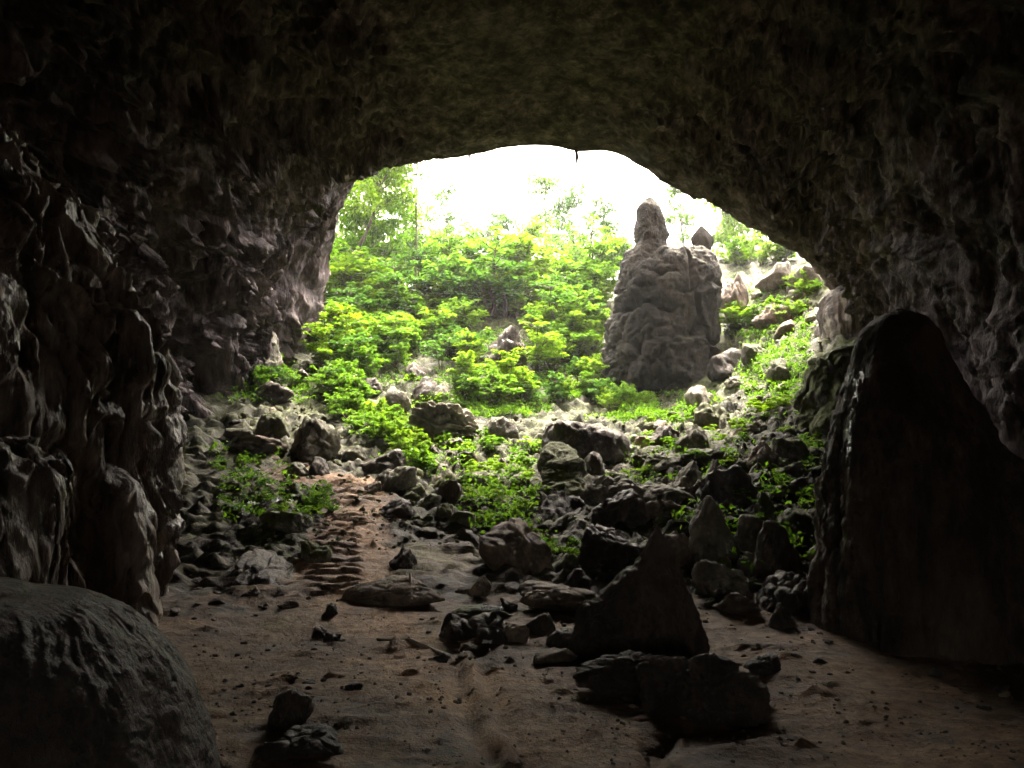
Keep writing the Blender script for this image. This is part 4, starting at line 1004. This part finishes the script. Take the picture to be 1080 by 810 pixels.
tree_px(625, 627, 285, 60, 'small round tree on the brow beside the rock tower', 'leaf', 1.8, .1, .1, 1000, .28, 17, clumps=20)

for k, (a, b_, c_, Yd, lab) in enumerate([(352, 353, 262, 52, 'low dark green tree at the very left corner of the mouth'), (375, 374, 250, 55, 'low bright tree between the leaning trunk and the round green tree'), (402, 404, 262, 51, 'low green tree right under the leaning tree crown'),
                           (428, 427, 255, 57, 'low deep green tree just left of the thin straight trunk'), (455, 457, 258, 60, 'low green tree just right of the thin straight trunk'), (540, 540, 282, 66, 'small pale tree far behind the pointed bushy one')]):
    tree_px(a, b_, c_, Yd, lab, ['leafd', 'leafy', 'leaf'][k % 3], 2.3, .05, .1, 900, .28, 30 + k, clumps=26)
tree_px(462, 470, 190, 64, 'thin tall tree with a drooping crown just right of the straight dark trunk', 'leafd', 1.9, .45, .11, 420, .3, 41, clumps=14)
tree_px(575, 578, 190, 74, 'thin pale tree with a high sparse crown between pointed bushy tree and rock tower', 'leaf', 2.4, .4, .13, 600, .34, 42, clumps=16)
tree_px(640, 634, 205, 70, 'slender leafy tree rising left of the spire', 'leafd', 2.0, .35, .12, 600, .3, 43, clumps=18)
tree_px(340, 341, 262, 47, 'low bright tree hiding the ground right at the edge of the left jamb', 'leaf', 1.9, .05, .1, 900, .26, 51, clumps=26)
tree_px(332, 334, 272, 51, 'low shaded tree behind the one at the edge of the left jamb', 'leafd', 2.0, .05, .1, 900, .26, 52, clumps=26)
# ------------------------------------------------------------------ small things
def stick(pts, r0, r1, mat, label, name, cat):
    v, f = tube(pts, r0, r1, 8); o = np.array(pts[0]); return tag(link(name, mesh(name, v - o, f, M[mat]), None, o), label, cat)
bpy.context.view_layer.update(); DG = bpy.context.evaluated_depsgraph_get()
def look(px, py):
    o0 = Vector((0, 0, CAMZ)); d0 = Vector(P(px, py, 1.0)) - o0
    ok, loc, nr, idx, ob, mx = C.ray_cast(DG, o0 + d0.normalized() * .3, d0.normalized())
    return np.array(loc), np.array(nr), ob
b_, _b, _c = look(434, 633); t_, _b, _c = look(433, 612); b_ = b_ + (0, -.03, 0); t_ = t_ + (t_ - b_) * .25 + (0, -.03, .03)
stick([b_, (b_ + t_) / 2 + (.01, 0, 0), t_], .026, .02, 'wood', 'short pale stick leaning upright on the long flat rock', 'stick', 'stick')
pts = [hit(*q) for q in [(398, 678), (415, 680), (432, 685), (450, 688), (468, 694)]]
for q in pts: q[2] = gz(q[0], q[1]) + .015
stick(pts, .02, .028, 'wood', 'thin pale root lying across the floor in front of the long flat rock', 'root', 'root')
def patch(px, py, w_, label, seed, lift=.03, name='white_patch', Yd=None):  # crumpled thin sheet in an almost even white
    rg = np.random.RandomState(seed); h = hit(px, py) if Yd is None else P(px, py, Yd); n = 18
    a, b__ = np.meshgrid(np.linspace(-1, 1, n), np.linspace(-1, 1, n)); q = np.stack((a.ravel(), b__.ravel(), np.zeros(n * n)), 1)
    rad_ = 1 + fbm(q * 1.5 + seed, 3, seed) * .35
    s = w_ * h[1] / F / 2
    v = np.stack((q[:, 0] * s * rad_, q[:, 1] * s * .6 * rad_, (fbm(q * 2.2 + seed, 4, seed + 3) * .35 + q[:, 1] * .15) * s), 1)
    me_ = mesh(name, v, gridfaces(n, n), M['white'])
    o = link(name, me_, None, (h[0], h[1], (gz(h[0], h[1]) if Yd is None else h[2]) + lift)); md = o.modifiers.new('thick', 'SOLIDIFY'); md.thickness = .004
    return tag(o, label, 'spots', 'white litter')
patch(271, 532, 16, 'ragged white scrap among leaves left of the path, leftmost of three', 1, .22)
patch(297, 531, 20, 'ragged white scrap among leaves left of the path, middle and largest of three', 2, .25)
patch(311, 534, 9, 'small white scrap among leaves beside the black stone, rightmost of three', 3, .22)
bpy.context.view_layer.update(); DG = bpy.context.evaluated_depsgraph_get()
_o = Vector((0, 0, CAMZ))
for _py in range(640, 668):
    _d = (Vector(P(520, _py, 1.0)) - _o).normalized(); _ok, _loc, _nrm, _i, _ob, _m = C.ray_cast(DG, _o + _d * .3, _d)
    if _ob is not None and 'mossy pile' in _ob.get('label', ''): break
patch(520, 650, 17, 'crumpled white scrap standing in for a wet reflection on top of the mossy rock pile', 4, 0)  # white colour stands in for bright reflection off wet rock
_s = [o for o in COL.objects if o.get('label', '').startswith('crumpled white')][0]; _s.location = _loc + _nrm * .04; _s.rotation_euler = (R(-12), 0, 0)
patch(514, 686, 9, 'tiny shiny white scrap on the floor in front of the mossy pile', 5, .05)
bpy.context.view_layer.update(); DG = bpy.context.evaluated_depsgraph_get()
# water trickling down the tall black stalagmite
st_ = None; VV = []; nr_, nc_ = 60, 9
for a in range(nr_):
    t = a / (nr_ - 1)
    for b_ in range(nc_):
        u = b_ / (nc_ - 1) - .5
        px = 906 - 13 * t + u * (6 + 5 * math.sin(t * 5.3 + 1) ** 2) * (1 - t ** 2.5) + 1.6 * math.sin(t * 9) + .8 * math.sin(t * 31)
        loc, nr, ob = look(px, 392 + 112 * t)
        if ob is not None and ob.get('label', '').startswith('tall black'): st_ = ob
        VV.append(loc + nr * .012)
VV = np.array(VV)
dep = np.hypot(VV[:, 0], VV[:, 1]); med = np.median(dep); far = np.abs(dep - med) > .8
ok_ = ~far
FF = np.array([q for q in gridfaces(nr_, nc_) if ok_[q].all()])
VV += fbm(VV * np.array((16, 16, 7)), 3, 131)[:, None] * .012
wm, wt_, wN, wL = newmat('running_water'); wb = wN['Principled BSDF']
wb.inputs['Base Color'].default_value = (.12, .10, .09, 1); wb.inputs['Roughness'].default_value = .10; wb.inputs['Specular IOR Level'].default_value = 1.0
wn = wN.new('ShaderNodeTexNoise'); wn.inputs['Scale'].default_value = 24; wn.inputs['Detail'].default_value = 4
wbp = wN.new('ShaderNodeBump'); wbp.inputs['Strength'].default_value = 1; wbp.inputs['Distance'].default_value = .08
wL.new(wn.outputs[0], wbp.inputs['Height']); wL.new(wbp.outputs[0], wb.inputs['Normal'])
if st_ is not None and len(FF) > 40:
    ol = np.array(st_.location)
    link('wet_streak', mesh('wet_streak', VV - ol, FF, wm), st_)['label'] = 'glistening wet streak'
# stalactites on the roof edge
def stalactite(px, py, len_px, w_px, Yd, label):
    a = P(px, py - 6, Yd); L = (len_px + 6) * Yd / F; W = w_px * Yd / F / 2
    zz = np.linspace(0, 1, 14); th = np.linspace(0, 6.283, 12, endpoint=False)
    r = W * (1 - zz) ** .7 * (1 + .25 * np.sin(zz * 17 + px)) + .01
    v = np.stack(((np.cos(th)[None] * r[:, None]), (np.sin(th)[None] * r[:, None]), np.broadcast_to(-zz[:, None] * L, (14, 12))), -1).reshape(-1, 3)
    v[:, :2] += fbm(v * 3 + px, 2, 5)[:, None] * .05
    tag(link('stalactite', mesh('stalactite', v, gridfaces(14, 12, True), M['cave']), None, a), label, 'stalactite', 'stalactites along the roof edge')
stalactite(409, 168, 9, 6, 34.2, 'stubby stalactite at the left end of the roof edge, above the leaning tree')
stalactite(495, 160, 11, 4, 31.5, 'slim stalactite on the roof edge where the open sky begins')
stalactite(608, 158, 22, 5, 31.0, 'longest stalactite hanging at the dip in the middle of the roof edge')
stalactite(453, 163, 5, 5, 32.0, 'short stalactite between the stubby and the slim one on the roof edge')
